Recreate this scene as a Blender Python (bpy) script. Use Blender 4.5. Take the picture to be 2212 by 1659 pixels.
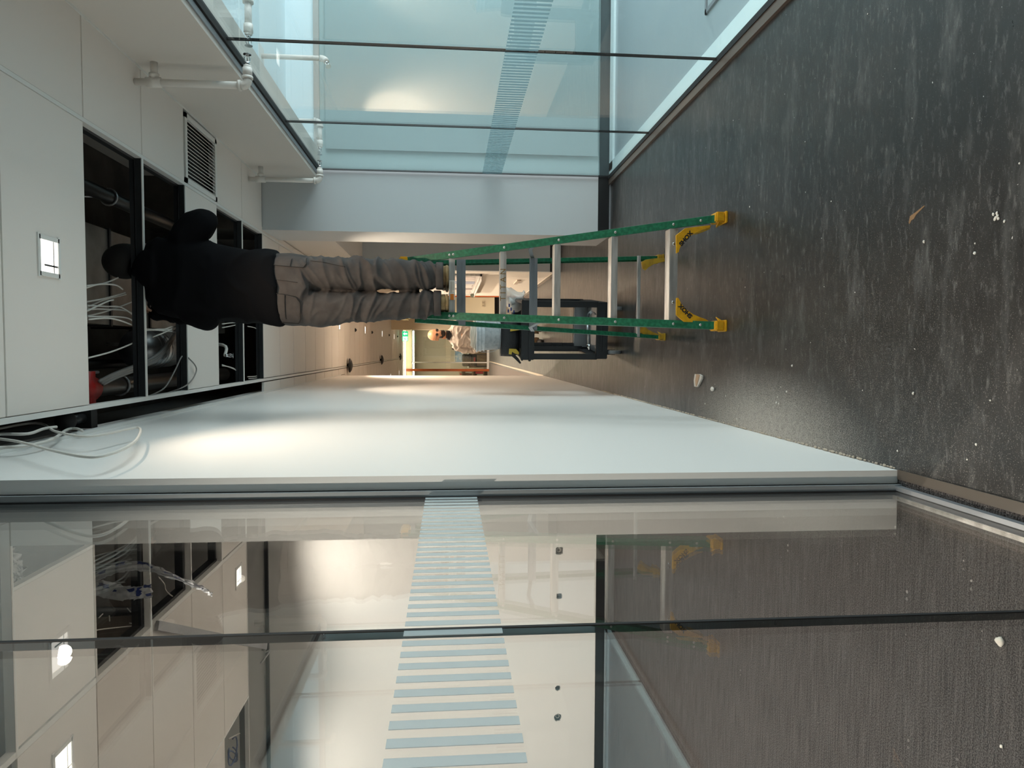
import bpy, bmesh, math, random
from mathutils import Vector, Matrix, noise
from mathutils.bvhtree import BVHTree
random.seed(7)
V = Vector; PI = math.pi; sin = math.sin; cos = math.cos
for o in list(bpy.data.objects): bpy.data.objects.remove(o, do_unlink=True)
S = bpy.context.scene
COL = S.collection

# ------------------------------------------------------------------ camera
F_PX = 1533.0; VPX, VPY = 970.0, 757.0; EYE = V((0, 0, 1.5))
PIT = math.atan((1106 - VPX) / F_PX); YAW = math.atan((829.5 - VPY) / F_PX * math.cos(PIT))
CR = V((cos(YAW), sin(YAW), 0)); CF = V((-sin(YAW) * cos(PIT), cos(YAW) * cos(PIT), -sin(PIT))); CU = CR.cross(CF)
cam_d = bpy.data.cameras.new('camera'); cam = bpy.data.objects.new('camera', cam_d); COL.objects.link(cam)
cam_d.sensor_width = 36; cam_d.lens = F_PX / 2212 * 36; cam_d.clip_start = 0.02; cam_d.clip_end = 200
cx_, cy_, cz_ = -CU, CR, -CF           # the phone was held on its side: world up lies to the left of the frame
M = Matrix(((cx_.x, cy_.x, cz_.x, EYE.x), (cx_.y, cy_.y, cz_.y, EYE.y), (cx_.z, cy_.z, cz_.z, EYE.z), (0, 0, 0, 1)))
cam.matrix_world = M
S.camera = cam

def P(ax, val, X, Y):
    d = CF + CR * ((829.5 - Y) / F_PX) - CU * ((X - 1106) / F_PX)
    i = 'xyz'.index(ax); t = (val - EYE[i]) / d[i]
    return EYE + d * t

# ------------------------------------------------------------------ view, world
S.view_settings.view_transform = 'Standard'; S.view_settings.look = 'None'
S.view_settings.exposure = 0.38; S.view_settings.gamma = 1.0; S.view_settings.use_curve_mapping = False
W = bpy.data.worlds.new('sky'); S.world = W; W.use_nodes = True
bg = W.node_tree.nodes['Background']; bg.inputs[0].default_value = (0.93, 0.98, 1.0, 1); bg.inputs[1].default_value = 5.0
S.cycles.max_bounces = 12; S.cycles.transparent_max_bounces = 24; S.cycles.diffuse_bounces = 6; S.cycles.glossy_bounces = 6

def spot(name, loc, w, col, size=2.2, blend=0.35, r=0.03, rot=(0, 0, 0), parent=None):
    d = bpy.data.lights.new(name, 'SPOT'); d.energy = w; d.color = col; d.spot_size = size; d.spot_blend = blend; d.shadow_soft_size = r
    o = bpy.data.objects.new(name, d); COL.objects.link(o); o.location = loc; o.rotation_euler = rot
    return o
def portal(name, loc, sx, sy, rot):
    d = bpy.data.lights.new(name, 'AREA'); d.shape = 'RECTANGLE'; d.size = sx; d.size_y = sy; d.cycles.is_portal = True
    o = bpy.data.objects.new(name, d); COL.objects.link(o); o.location = loc; o.rotation_euler = rot
LAMP = 2.0
WARM = (1.0, 0.80, 0.60); WARM2 = (1.0, 0.80, 0.60)
portal('sky_portal', (5.48, 3.3, 1.5), 2.7, 5.8, (0, PI / 2, 0))

# ------------------------------------------------------------------ materials
MC = {}
def mat(name, col, rough=0.6, metal=0.0, spec=0.5, bump=None, var=None, emit=None, coat=0, sheen=0, alpha=None, trans=0):
    if name in MC: return MC[name]
    m = bpy.data.materials.new(name); m.use_nodes = True; nt = m.node_tree; b = nt.nodes['Principled BSDF']
    b.inputs['Base Color'].default_value = (*col, 1); b.inputs['Roughness'].default_value = rough; b.inputs['Metallic'].default_value = metal
    b.inputs['Specular IOR Level'].default_value = spec; b.inputs['Coat Weight'].default_value = coat; b.inputs['Sheen Weight'].default_value = sheen
    if trans: b.inputs['Transmission Weight'].default_value = trans
    if alpha is not None: b.inputs['Alpha'].default_value = alpha
    if emit: b.inputs['Emission Color'].default_value = (*emit[0], 1); b.inputs['Emission Strength'].default_value = emit[1]
    co = nt.nodes.new('ShaderNodeTexCoord')
    if var:      # (scale, colour2, amount, stretch)
        mp = nt.nodes.new('ShaderNodeMapping'); mp.inputs['Scale'].default_value = var[3] if len(var) > 3 else (1, 1, 1)
        n = nt.nodes.new('ShaderNodeTexNoise'); n.inputs['Scale'].default_value = var[0]; n.inputs['Detail'].default_value = 6
        r = nt.nodes.new('ShaderNodeValToRGB'); r.color_ramp.elements[0].position = .4; r.color_ramp.elements[1].position = .65
        r.color_ramp.elements[0].color = (*col, 1); c2 = [col[i] * (1 - var[2]) + var[1][i] * var[2] for i in range(3)]; r.color_ramp.elements[1].color = (*c2, 1)
        nt.links.new(co.outputs['Object'], mp.inputs[0]); nt.links.new(mp.outputs[0], n.inputs[0]); nt.links.new(n.outputs['Fac'], r.inputs[0]); nt.links.new(r.outputs[0], b.inputs['Base Color'])
    if bump:     # (scale, strength, distance)
        n2 = nt.nodes.new('ShaderNodeTexNoise'); n2.inputs['Scale'].default_value = bump[0]; n2.inputs['Detail'].default_value = 4
        bp = nt.nodes.new('ShaderNodeBump'); bp.inputs['Strength'].default_value = bump[1]; bp.inputs['Distance'].default_value = bump[2]
        nt.links.new(co.outputs['Object'], n2.inputs[0]); nt.links.new(n2.outputs['Fac'], bp.inputs['Height']); nt.links.new(bp.outputs[0], b.inputs['Normal'])
    MC[name] = m; return m

def glass_mat(name, tint, refl=1.0, dust=0.0):
    m = bpy.data.materials.new(name); m.use_nodes = True; nt = m.node_tree; N = nt.nodes.new; L = nt.links.new
    nt.nodes.remove(nt.nodes['Principled BSDF']); out = nt.nodes['Material Output']
    g = N('ShaderNodeNewGeometry'); mx = N('ShaderNodeMix'); mx.data_type = 'FLOAT'; mx.inputs[2].default_value = 1.5; mx.inputs[3].default_value = 1 / 1.5
    L(g.outputs['Backfacing'], mx.inputs[0]); fr = N('ShaderNodeFresnel'); L(mx.outputs[0], fr.inputs[0])
    mu = N('ShaderNodeMath'); mu.operation = 'MULTIPLY'; mu.inputs[1].default_value = refl; L(fr.outputs[0], mu.inputs[0])
    t = N('ShaderNodeBsdfTransparent'); t.inputs[0].default_value = (*tint, 1)
    gl = N('ShaderNodeBsdfGlossy'); gl.inputs['Roughness'].default_value = 0.0; gl.inputs['Color'].default_value = (1, 1, 1, 1)
    ms = N('ShaderNodeMixShader'); L(mu.outputs[0], ms.inputs[0]); L(t.outputs[0], ms.inputs[1]); L(gl.outputs[0], ms.inputs[2])
    last = ms
    if dust:
        d = N('ShaderNodeBsdfDiffuse'); d.inputs[0].default_value = (.6, .6, .6, 1); m2 = N('ShaderNodeMixShader'); m2.inputs[0].default_value = dust
        L(ms.outputs[0], m2.inputs[1]); L(d.outputs[0], m2.inputs[2]); last = m2
    L(last.outputs[0], out.inputs[0]); return m

def film_mat(name, col, a):
    m = bpy.data.materials.new(name); m.use_nodes = True; nt = m.node_tree; N = nt.nodes.new; L = nt.links.new
    nt.nodes.remove(nt.nodes['Principled BSDF']); out = nt.nodes['Material Output']
    d = N('ShaderNodeBsdfDiffuse'); d.inputs[0].default_value = (*col, 1); tl = N('ShaderNodeBsdfTranslucent'); tl.inputs[0].default_value = (*col, 1)
    m0 = N('ShaderNodeMixShader'); m0.inputs[0].default_value = .45; L(d.outputs[0], m0.inputs[1]); L(tl.outputs[0], m0.inputs[2])
    t = N('ShaderNodeBsdfTransparent'); ms = N('ShaderNodeMixShader'); ms.inputs[0].default_value = a
    L(t.outputs[0], ms.inputs[1]); L(m0.outputs[0], ms.inputs[2]); L(ms.outputs[0], out.inputs[0]); return m

def plastic_sheet_mat(name, col, a):
    m = bpy.data.materials.new(name); m.use_nodes = True; nt = m.node_tree; N = nt.nodes.new; L = nt.links.new
    b = nt.nodes['Principled BSDF']; out = nt.nodes['Material Output']; b.inputs['Base Color'].default_value = (*col, 1); b.inputs['Roughness'].default_value = .25; b.inputs['Specular IOR Level'].default_value = .8
    t = N('ShaderNodeBsdfTransparent'); ms = N('ShaderNodeMixShader'); ms.inputs[0].default_value = a
    L(t.outputs[0], ms.inputs[1]); L(b.outputs[0], ms.inputs[2]); L(ms.outputs[0], out.inputs[0]); return m

def floor_mat():
    m = bpy.data.materials.new('charcoal_vinyl'); m.use_nodes = True; nt = m.node_tree; N = nt.nodes.new; L = nt.links.new
    b = nt.nodes['Principled BSDF']; g = N('ShaderNodeNewGeometry'); pos = g.outputs['Position']
    def nz(scale, detail, sc=(1, 1, 1), rough=.6, rot=0):
        mp = N('ShaderNodeMapping'); mp.inputs['Scale'].default_value = sc; mp.inputs['Rotation'].default_value = (0, 0, rot)
        n = N('ShaderNodeTexNoise'); n.inputs['Scale'].default_value = scale; n.inputs['Detail'].default_value = detail; n.inputs['Roughness'].default_value = rough
        L(pos, mp.inputs[0]); L(mp.outputs[0], n.inputs[0]); return n.outputs['Fac']
    def ramp(f, a, c, lo=0., hi=1.):
        r = N('ShaderNodeMapRange'); r.inputs['From Min'].default_value = a; r.inputs['From Max'].default_value = c; r.inputs['To Min'].default_value = lo; r.inputs['To Max'].default_value = hi
        L(f, r.inputs[0]); return r.outputs[0]
    def math_(op, a, c=None):
        n = N('ShaderNodeMath'); n.operation = op
        for i, q in enumerate((a, c)):
            if q is None: continue
            if isinstance(q, (int, float)): n.inputs[i].default_value = q
            else: L(q, n.inputs[i])
        return n.outputs[0]
    def mixc(f, a, c):
        n = N('ShaderNodeMix'); n.data_type = 'RGBA'; L(f, n.inputs[0])
        for i, q in ((6, a), (7, c)):
            if isinstance(q, tuple): n.inputs[i].default_value = (*q, 1)
            else: L(q, n.inputs[i])
        return n.outputs[2]
    cloud = ramp(nz(1.3, 5), .35, .7)
    base = mixc(cloud, (.018, .018, .0185), (.036, .033, .032))
    smear = ramp(nz(9, 8, (.28, 1, 1), .72, .5), .53, .72)          # scuffs wiped across the passage
    base = mixc(math_('MULTIPLY', smear, .42), base, (.17, .17, .17))
    scr = ramp(nz(48, 7, (.32, 1, 1), .75, -.6), .54, .70); base = mixc(math_('MULTIPLY', scr, .42), base, (.27, .265, .26))
    # plaster dust lying along the foot of the wall
    sx = N('ShaderNodeSeparateXYZ'); L(pos, sx.inputs[0])
    dx = math_('MULTIPLY', math_('ADD', sx.outputs[0], .40), 2.9); dy = math_('MULTIPLY', math_('ADD', sx.outputs[1], -3.35), .95)
    d2 = math_('SQRT', math_('ADD', math_('MULTIPLY', dx, dx), math_('MULTIPLY', dy, dy)))
    near = ramp(d2, 0, 1.0, 1., 0.); near.node.clamp = True
    dx3 = math_('MULTIPLY', math_('ADD', sx.outputs[0], .25), 1.15); dy3 = math_('MULTIPLY', math_('ADD', sx.outputs[1], -2.3), .75)
    d3 = math_('SQRT', math_('ADD', math_('MULTIPLY', dx3, dx3), math_('MULTIPLY', dy3, dy3))); near3 = ramp(d3, 0, 1.1, 1., 0.)
    sp = nz(230, 2, (1, 1, 1), .8); sp2 = nz(140, 3)
    thr = math_('ADD', math_('MULTIPLY', near, -.34), math_('ADD', math_('MULTIPLY', near3, -.095), .69))
    spk = math_('MULTIPLY', math_('GREATER_THAN', sp, thr), .85)
    spk = math_('MULTIPLY', spk, ramp(nz(37, 3), .3, .7, .4, 1.)); base = mixc(spk, base, (.40, .37, .33))
    haze = math_('MULTIPLY', near, math_('MULTIPLY', ramp(sp2, .35, .62), .9)); base = mixc(haze, base, (.50, .46, .42))
    big = math_('GREATER_THAN', nz(60, 1), .795); base = mixc(big, base, (.6, .58, .55))
    L(base, b.inputs['Base Color'])
    rg = ramp(nz(14, 6, (.35, 1, 1)), .3, .75, .27, .40); rg = math_('ADD', rg, math_('MULTIPLY', near, .25)); L(rg, b.inputs['Roughness'])
    b.inputs['Specular IOR Level'].default_value = .5
    bp = N('ShaderNodeBump'); bp.inputs['Strength'].default_value = .12; bp.inputs['Distance'].default_value = .004; L(nz(26, 4, (.3, 1, 1)), bp.inputs['Height']); L(bp.outputs[0], b.inputs['Normal'])
    return m

def carpet_mat():
    m = bpy.data.materials.new('carpet'); m.use_nodes = True; nt = m.node_tree; N = nt.nodes.new; L = nt.links.new
    b = nt.nodes['Principled BSDF']; g = N('ShaderNodeNewGeometry')
    def nz(s, sc, d=2):
        mp = N('ShaderNodeMapping'); mp.inputs['Scale'].default_value = sc; n = N('ShaderNodeTexNoise'); n.inputs['Scale'].default_value = s; n.inputs['Detail'].default_value = d
        L(g.outputs['Position'], mp.inputs[0]); L(mp.outputs[0], n.inputs[0]); return n.outputs['Fac']
    r = N('ShaderNodeValToRGB'); r.color_ramp.elements[0].color = (.014, .013, .0135, 1); r.color_ramp.elements[1].color = (.115, .107, .108, 1); r.color_ramp.elements[0].position = .38; r.color_ramp.elements[1].position = .66
    a = N('ShaderNodeMath'); a.operation = 'ADD'; L(nz(240, (1, 1, 1), 3), a.inputs[0]); s = N('ShaderNodeMath'); s.operation = 'MULTIPLY'; s.inputs[1].default_value = .38; L(nz(150, (.03, 1, 1), 3), s.inputs[0]); L(s.outputs[0], a.inputs[1])
    q = N('ShaderNodeMath'); q.operation = 'ADD'; q.inputs[1].default_value = -.19; L(a.outputs[0], q.inputs[0]); L(q.outputs[0], r.inputs[0]); L(r.outputs[0], b.inputs['Base Color'])
    b.inputs['Roughness'].default_value = .95; b.inputs['Specular IOR Level'].default_value = .1
    bp = N('ShaderNodeBump'); bp.inputs['Strength'].default_value = .5; bp.inputs['Distance'].default_value = .004; L(a.outputs[0], bp.inputs['Height']); L(bp.outputs[0], b.inputs['Normal'])
    return m

M_FLOOR = floor_mat(); M_CARPET = carpet_mat()
M_WALL = mat('wall_paint', (.78, .77, .75), .38, spec=.35, bump=(90, .05, .002))
M_WALLG = mat('wall_paint_grey', (.50, .52, .53), .5, bump=(90, .05, .002))
M_CREAM = mat('cream_paint', (.80, .70, .52), .5)
M_TILE = mat('ceiling_panel', (.77, .73, .69), .55, spec=.3, bump=(400, .06, .001))
M_TBAR = mat('white_steel_bar', (.74, .74, .72), .4)
M_BULK = mat('bulkhead_paint', (.64, .60, .555), .6, bump=(200, .05, .001))
M_BLACKBASE = mat('black_rubber_base', (.012, .012, .013), .35)
M_CONC = mat('slab_concrete', (.10, .085, .07), .9, var=(3, (.05, .04, .035), 1))
M_DARKSTEEL = mat('dark_steel', (.045, .048, .052), .38, metal=.6)
M_GALV = mat('galvanised_steel', (.50, .51, .52), .35, metal=.9, var=(12, (.35, .36, .37), 1))
M_ALU = mat('brushed_aluminium', (.60, .585, .56), .42, metal=.6, var=(30, (.38, .36, .34), 1, (.15, 1, 1)))
M_ALUD = mat('dull_aluminium', (.30, .31, .33), .45, metal=.6)
M_GREEN = mat('green_fibreglass', (.004, .090, .042), .42, var=(60, (.015, .15, .075), 1), bump=(300, .15, .0008))
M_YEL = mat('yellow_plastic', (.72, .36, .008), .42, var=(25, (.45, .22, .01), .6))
M_YELD = mat('yellow_plastic_dark', (.42, .24, .012), .5, var=(25, (.18, .10, .02), .7))  # darker, browner yellow for rear feet, rear braces and one brace lip
M_BLACKP = mat('black_plastic', (.013, .014, .016), .42)
M_GREYP = mat('grey_tray_plastic', (.16, .165, .17), .35)
M_WHITEP = mat('white_pipe_paint', (.74, .71, .67), .35)
M_CABLE = mat('white_cable', (.62, .60, .56), .5)
M_CABLED = mat('grey_cable', (.22, .21, .20), .5)
M_BLACK = mat('flat_black', (.006, .006, .007), .7)
M_BRONZE = mat('bronze_trim', (.16, .12, .10), .35, metal=.5)
M_ORANGE = mat('orange_stained_wood', (.42, .10, .022), .45, var=(8, (.34, .07, .015), 1, (8, 8, .6)))
M_RED = mat('red_coupling', (.42, .012, .010), .4)
M_GLASS_L = glass_mat('clear_glass', (.965, .985, .975))
M_GLASS_R = glass_mat('green_glass', (.91, .96, .955))
M_GLASS_F = glass_mat('far_glass', (.93, .95, .92))
M_FILM = film_mat('frosted_film', (.50, .59, .63), .62)
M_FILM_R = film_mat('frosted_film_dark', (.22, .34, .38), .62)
M_CHROME = mat('chrome', (.75, .76, .77), .12, metal=1)
M_SEAM = mat('joint_shadow_gap', (.03, .03, .03), .9)

# ------------------------------------------------------------------ mesh helpers
class MB:
    def __init__(s): s.bm = bmesh.new()
    def box(s, lo, hi, rot=None, bev=0):
        lo = V(lo); hi = V(hi); c = (lo + hi) / 2; d = hi - lo
        r = bmesh.ops.create_cube(s.bm, size=1); vs = r['verts']
        for v in vs: v.co = V((v.co.x * d.x, v.co.y * d.y, v.co.z * d.z))
        if bev:
            es = list({e for v in vs for e in v.link_edges}); g = bmesh.ops.bevel(s.bm, geom=es, offset=bev, segments=2, affect='EDGES'); vs = list({v for f in g['faces'] for v in f.verts} | {v for v in vs if v.is_valid})
        if rot is not None:
            for v in vs: v.co = rot @ v.co
        for v in vs: v.co += c
        return s
    def tube(s, pts, rad, seg=12, cap=True):
        pts = [V(p) for p in pts]; n = len(pts); rs = rad if isinstance(rad, (list, tuple)) else [rad] * n
        up = V((0, 0, 1)); T = [(pts[min(i + 1, n - 1)] - pts[max(i - 1, 0)]).normalized() for i in range(n)]
        a = T[0].orthogonal().normalized(); rings = []
        for i in range(n):
            a = (a - T[i] * a.dot(T[i])).normalized(); b = T[i].cross(a)
            rings.append([s.bm.verts.new(pts[i] + (a * cos(2 * PI * k / seg) + b * sin(2 * PI * k / seg)) * rs[i]) for k in range(seg)])
        s.rings(rings, cap); return s
    def rings(s, rings, cap=True):
        n = len(rings[0])
        for A, B in zip(rings, rings[1:]):
            for k in range(n): s.bm.faces.new((A[k], A[(k + 1) % n], B[(k + 1) % n], B[k]))
        if cap:
            s.bm.faces.new(rings[0][::-1]); s.bm.faces.new(rings[-1])
    def loft(s, secs, seg=32, ex=2.0, cap=True):       # secs: (centre, rx, ry[, xdir, ydir])
        rr = []
        for sec in secs:
            c = V(sec[0]); rx, ry = sec[1], sec[2]; xd = V(sec[3]) if len(sec) > 3 else V((1, 0, 0)); yd = V(sec[4]) if len(sec) > 4 else V((0, 1, 0)); ring = []
            for k in range(seg):
                t = 2 * PI * k / seg; ct, st = cos(t), sin(t)
                ring.append(s.bm.verts.new(c + xd * rx * math.copysign(abs(ct) ** (2 / ex), ct) + yd * ry * math.copysign(abs(st) ** (2 / ex), st)))
            rr.append(ring)
        s.rings(rr, cap); return s
    def prism(s, poly, d):       # poly: 3-D points of one flat outline, extruded along d
        d = V(d); a = [s.bm.verts.new(V(p)) for p in poly]; b = [s.bm.verts.new(V(p) + d) for p in poly]; n = len(a)
        s.bm.faces.new(a[::-1]); s.bm.faces.new(b)
        for k in range(n): s.bm.faces.new((a[k], a[(k + 1) % n], b[(k + 1) % n], b[k]))
        return s
    def extrude_profile(s, prof, p0, p1, xd, yd=None):   # 2-D profile swept from p0 to p1
        p0 = V(p0); p1 = V(p1); t = (p1 - p0).normalized(); xd = V(xd); xd = (xd - t * xd.dot(t)).normalized(); yd = t.cross(xd) if yd is None else V(yd)
        A = [s.bm.verts.new(p0 + xd * x + yd * y) for x, y in prof]; B = [s.bm.verts.new(p1 + xd * x + yd * y) for x, y in prof]; n = len(A)
        s.bm.faces.new(A[::-1]); s.bm.faces.new(B)
        for k in range(n): s.bm.faces.new((A[k], A[(k + 1) % n], B[(k + 1) % n], B[k]))
        return s
    def sphere(s, c, r, seg=16, sc=(1, 1, 1)):
        g = bmesh.ops.create_uvsphere(s.bm, u_segments=seg, v_segments=max(6, seg // 2), radius=r)
        for v in g['verts']: v.co = V((v.co.x * sc[0], v.co.y * sc[1], v.co.z * sc[2])) + V(c)
        return s
    def cyl(s, c0, c1, r0, r1=None, seg=24): return s.tube([c0, c1], [r0, r0 if r1 is None else r1], seg)
    def grid(s, rows):           # rows of points -> open sheet
        vv = [[s.bm.verts.new(V(p)) for p in r] for r in rows]
        for A, B in zip(vv, vv[1:]):
            for k in range(len(A) - 1): s.bm.faces.new((A[k], A[k + 1], B[k + 1], B[k]))
        return s
    def build(s, name, m, parent=None, smooth=False, solid=0, bev=0):
        bmesh.ops.recalc_face_normals(s.bm, faces=s.bm.faces[:]); me = bpy.data.meshes.new(name); s.bm.to_mesh(me); s.bm.free()
        return link_mesh(name, me, m, parent, smooth, solid, bev)
def link_mesh(name, me, m, parent=None, smooth=False, solid=0, bev=0):
    me.materials.clear(); me.materials.append(m)
    if smooth:
        for p in me.polygons: p.use_smooth = True
    o = bpy.data.objects.new(name, me); COL.objects.link(o)
    if parent:
        o.parent = parent; o.matrix_parent_inverse = Matrix.Translation(-world_loc(parent))
    if solid: md = o.modifiers.new('solid', 'SOLIDIFY'); md.thickness = solid; md.offset = 0
    if bev: md = o.modifiers.new('bevel', 'BEVEL'); md.width = bev; md.segments = 2; md.limit_method = 'ANGLE'
    return o
def world_loc(o):
    v = V(o.location); p = o.parent
    return v if not p or o.type == 'EMPTY' and not p else v
def tag(o, label, cat, group=None, kind=None):
    o['label'] = label; o['category'] = cat
    if group: o['group'] = group
    if kind: o['kind'] = kind
    return o
def thing(name, label, cat, loc=(0, 0, 0), group=None):
    o = bpy.data.objects.new(name, None); COL.objects.link(o); o.location = loc; o.empty_display_size = .05
    return tag(o, label, cat, group)
def struct(o, label=None):
    o['kind'] = 'structure'
    if label: o['label'] = label
    return o
def copy_tree(o, dl, parent=None):
    c = o.copy(); COL.objects.link(c)
    if parent is None: c.location = o.location + V(dl)
    else: c.parent = parent
    for ch in [q for q in bpy.data.objects if q.parent == o]: copy_tree(ch, dl, c)
    return c
def smooth_path(pts, n=8):
    pts = [V(p) for p in pts]; out = []
    for i in range(len(pts) - 1):
        p0 = pts[max(i - 1, 0)]; p1 = pts[i]; p2 = pts[i + 1]; p3 = pts[min(i + 2, len(pts) - 1)]
        for k in range(n):
            t = k / n; out.append(.5 * ((2 * p1) + (p2 - p0) * t + (2 * p0 - 5 * p1 + 4 * p2 - p3) * t * t + (3 * p1 - p0 - 3 * p2 + p3) * t ** 3))
    out.append(pts[-1]); return out
def fuse(mb, voxel, disp=None, sm=3):
    """one continuous skin out of overlapping closed shapes, then creased"""
    bmesh.ops.recalc_face_normals(mb.bm, faces=mb.bm.faces[:]); me = bpy.data.meshes.new('tmp'); mb.bm.to_mesh(me); mb.bm.free()
    o = bpy.data.objects.new('tmp', me); COL.objects.link(o)
    r = o.modifiers.new('r', 'REMESH'); r.mode = 'VOXEL'; r.voxel_size = voxel
    q = o.modifiers.new('s', 'SMOOTH'); q.factor = .5; q.iterations = sm
    dg = bpy.context.evaluated_depsgraph_get(); dg.update(); m2 = bpy.data.meshes.new_from_object(o.evaluated_get(dg)); bpy.data.objects.remove(o)
    if disp:
        nr = [v.normal.copy() for v in m2.vertices]
        for v, n in zip(m2.vertices, nr): v.co += n * disp(v.co)
    m2.update(); return m2
def text_mesh(body, size, depth, mw, name, m, parent, bold=0.0):
    c = bpy.data.curves.new('t', 'FONT'); c.body = body; c.size = size; c.extrude = depth; c.align_x = 'CENTER'; c.align_y = 'CENTER'; c.offset = bold
    o = bpy.data.objects.new('t', c); COL.objects.link(o); dg = bpy.context.evaluated_depsgraph_get(); dg.update()
    me = bpy.data.meshes.new_from_object(o.evaluated_get(dg)); bpy.data.objects.remove(o); me.transform(mw)
    return link_mesh(name, me, m, parent)
def frame(o, xd, yd):
    xd = V(xd).normalized(); yd = V(yd); yd = (yd - xd * yd.dot(xd)).normalized(); zd = xd.cross(yd); o = V(o)
    return Matrix(((xd.x, yd.x, zd.x, o.x), (xd.y, yd.y, zd.y, o.y), (xd.z, yd.z, zd.z, o.z), (0, 0, 0, 1)))

# ------------------------------------------------------------------ setting
H = 3.17; TOP = 4.2
XW, XG, XP = -.395, -.465, -.595            # corridor face of the partition, left glass, room face
XR = 1.62; YP = 6.60                        # right glass, frontal walls
YE = 11.2; YF = 26.7
JY = [2.839 + .626 * k for k in range(-4, 7)]     # panel joints 0.335 .. 6.595

struct(MB().box((-.455, -4, -.1), (1.60, YF, 0)).build('floor', M_FLOOR), 'dark charcoal vinyl floor of the corridor, scuffed and dusty')
struct(MB().box((-6, -4, -.1), (-.455, YP, 0)).build('floor', M_CARPET), 'brown grey ribbed carpet of the left room')
struct(MB().box((1.60, -4, -.1), (5.6, YP, 0)).build('floor', mat('pale_floor', (.36, .42, .45), .3)), 'pale grey floor beyond the right glass')
struct(MB().box((-5, YE, -.1), (-.455, YF, 0)).build('floor', mat('far_carpet', (.10, .085, .075), .9)), 'brown carpet left of the far corridor')
struct(MB().box((1.60, 7.2, -.1), (3.2, YF, 0)).build('floor', M_FLOOR), 'dark floor of the far right side')
struct(MB().box((-5, YF, -.1), (3.2, 31, 0)).build('floor', mat('far_office_floor', (.16, .13, .10), .7)), 'brown floor of the office behind the far glass')
# the carpet edge and vinyl strip at the foot of the left glass
struct(MB().box((-.424, -4, 0), (-.392, 2.235, .006)).build('trim_1', mat('reducer_strip', (.085, .07, .058), .4)), 'brown vinyl reducer strip at the carpet edge')
struct(MB().box((-.449, -4, 0), (-.424, 2.235, .004)).build('trim_2', M_CARPET), 'strip of dark carpet beside the glass track')
mb = MB(); y = YE - .02
mb.box((-.42, YE, 0), (-.385, YF, .006)); struct(mb.build('trim_3', mat('threshold_strip', (.30, .25, .19), .45)), 'metal strip between the far vinyl and carpet')

# slab above the ceiling void and the outer shell
struct(MB().box((-6.1, -4.1, TOP), (5.7, 31.1, TOP + .15)).build('ceiling', M_CONC), 'dark concrete slab above the open ceiling')
struct(MB().box((-.595, 2.24, 0), (XW, YE, 3.33)).build('wall_left', M_WALL), 'white partition wall along the corridor')
struct(MB().box((-.595, 2.24, 3.33), (-.50, YE, TOP)).build('wall_left_upper', mat('void_board', (.16, .15, .14), .8)))
bpy.data.objects['wall_left_upper'].name = 'wall_left_void'
struct(MB().box((-6.1, -4.1, 0), (-6.0, YP, TOP)).build('wall_room_side', M_WALL), 'far left wall of the left room')
struct(MB().box((-5.1, YE, 0), (-5.0, 31, TOP)).build('wall_far_left', M_CREAM))
struct(MB().box((-6.1, YE, 0), (-.5, YE + .1, TOP)).build('wall_back_left', M_CREAM))
struct(MB().box((-5.1, 31, 0), (3.3, 31.1, TOP)).build('wall_back', mat('far_wall', (.34, .28, .19), .7)))
struct(MB().box((3.2, YP + .15, 0), (3.3, 31, TOP)).build('wall_far_right', M_CREAM))
# back wall of the left room with ragged cut-outs for outlets
holes = [(-1.899, .455, .036, 8), (-2.338, .453, .027, 8), (-3.235, .46, .027, 10), (-3.522, .458, .038, 18)]
def wall_with_holes():
    bm = bmesh.new(); xs = [-6.0] + [q for h in sorted(holes, key=lambda h: h[0]) for q in (h[0] - .06, h[0] + .06)] + [XP]
    z0, z1 = .39, .52; vs = {}
    def vv(x, z):
        k = (round(x, 4), round(z, 4))
        if k not in vs: vs[k] = bm.verts.new((x, YP, z))
        return vs[k]
    zs = [0, z0, z1, TOP]
    for i in range(len(xs) - 1):
        for j in range(3):
            if j == 1 and i % 2 == 1: continue
            bm.faces.new((vv(xs[i], zs[j]), vv(xs[i + 1], zs[j]), vv(xs[i + 1], zs[j + 1]), vv(xs[i], zs[j + 1])))
    return bm, vs
bm, vs = wall_with_holes()
for hx, hz, hr, sq in holes:
    rnd = random.Random(int(-hx * 100)); n = 24; ring = []; c4 = [(hx - .06, .39), (hx + .06, .39), (hx + .06, .52), (hx - .06, .52)]
    for k in range(n):
        t = 2 * PI * k / n + PI / 4 + PI; ct, st = cos(t), sin(t); ex = 5 if sq == 8 else 2.2
        r = hr * (1 + .10 * rnd.uniform(-1, 1)); ring.append(bm.verts.new((hx + r * math.copysign(abs(ct) ** (2 / ex), ct), YP, hz + r * math.copysign(abs(st) ** (2 / ex), st))))
    back = [bm.verts.new((v.co.x, YP + .03, v.co.z)) for v in ring]
    for k in range(n): bm.faces.new((ring[k], ring[(k + 1) % n], back[(k + 1) % n], back[k]))
    cv = [vs[(round(x, 4), round(z, 4))] for x, z in c4]
    for q in range(4):
        A = cv[q]; B = cv[(q + 1) % 4]; seg = [ring[(q * 6 + k) % n] for k in range(7)]
        bm.faces.new([A] + [B] + seg[::-1])
me = bpy.data.meshes.new('wall_back'); bm.to_mesh(me); bm.free()
struct(link_mesh('wall_back_room', me, M_WALL), 'white back wall of the left room with four rough outlet cut-outs')
struct(MB().box((-6.0, YP + .06, 0), (XP, YP + .12, TOP)).build('wall_back_room_rear', mat('stud_dark', (.05, .05, .05), .8)))
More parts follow.
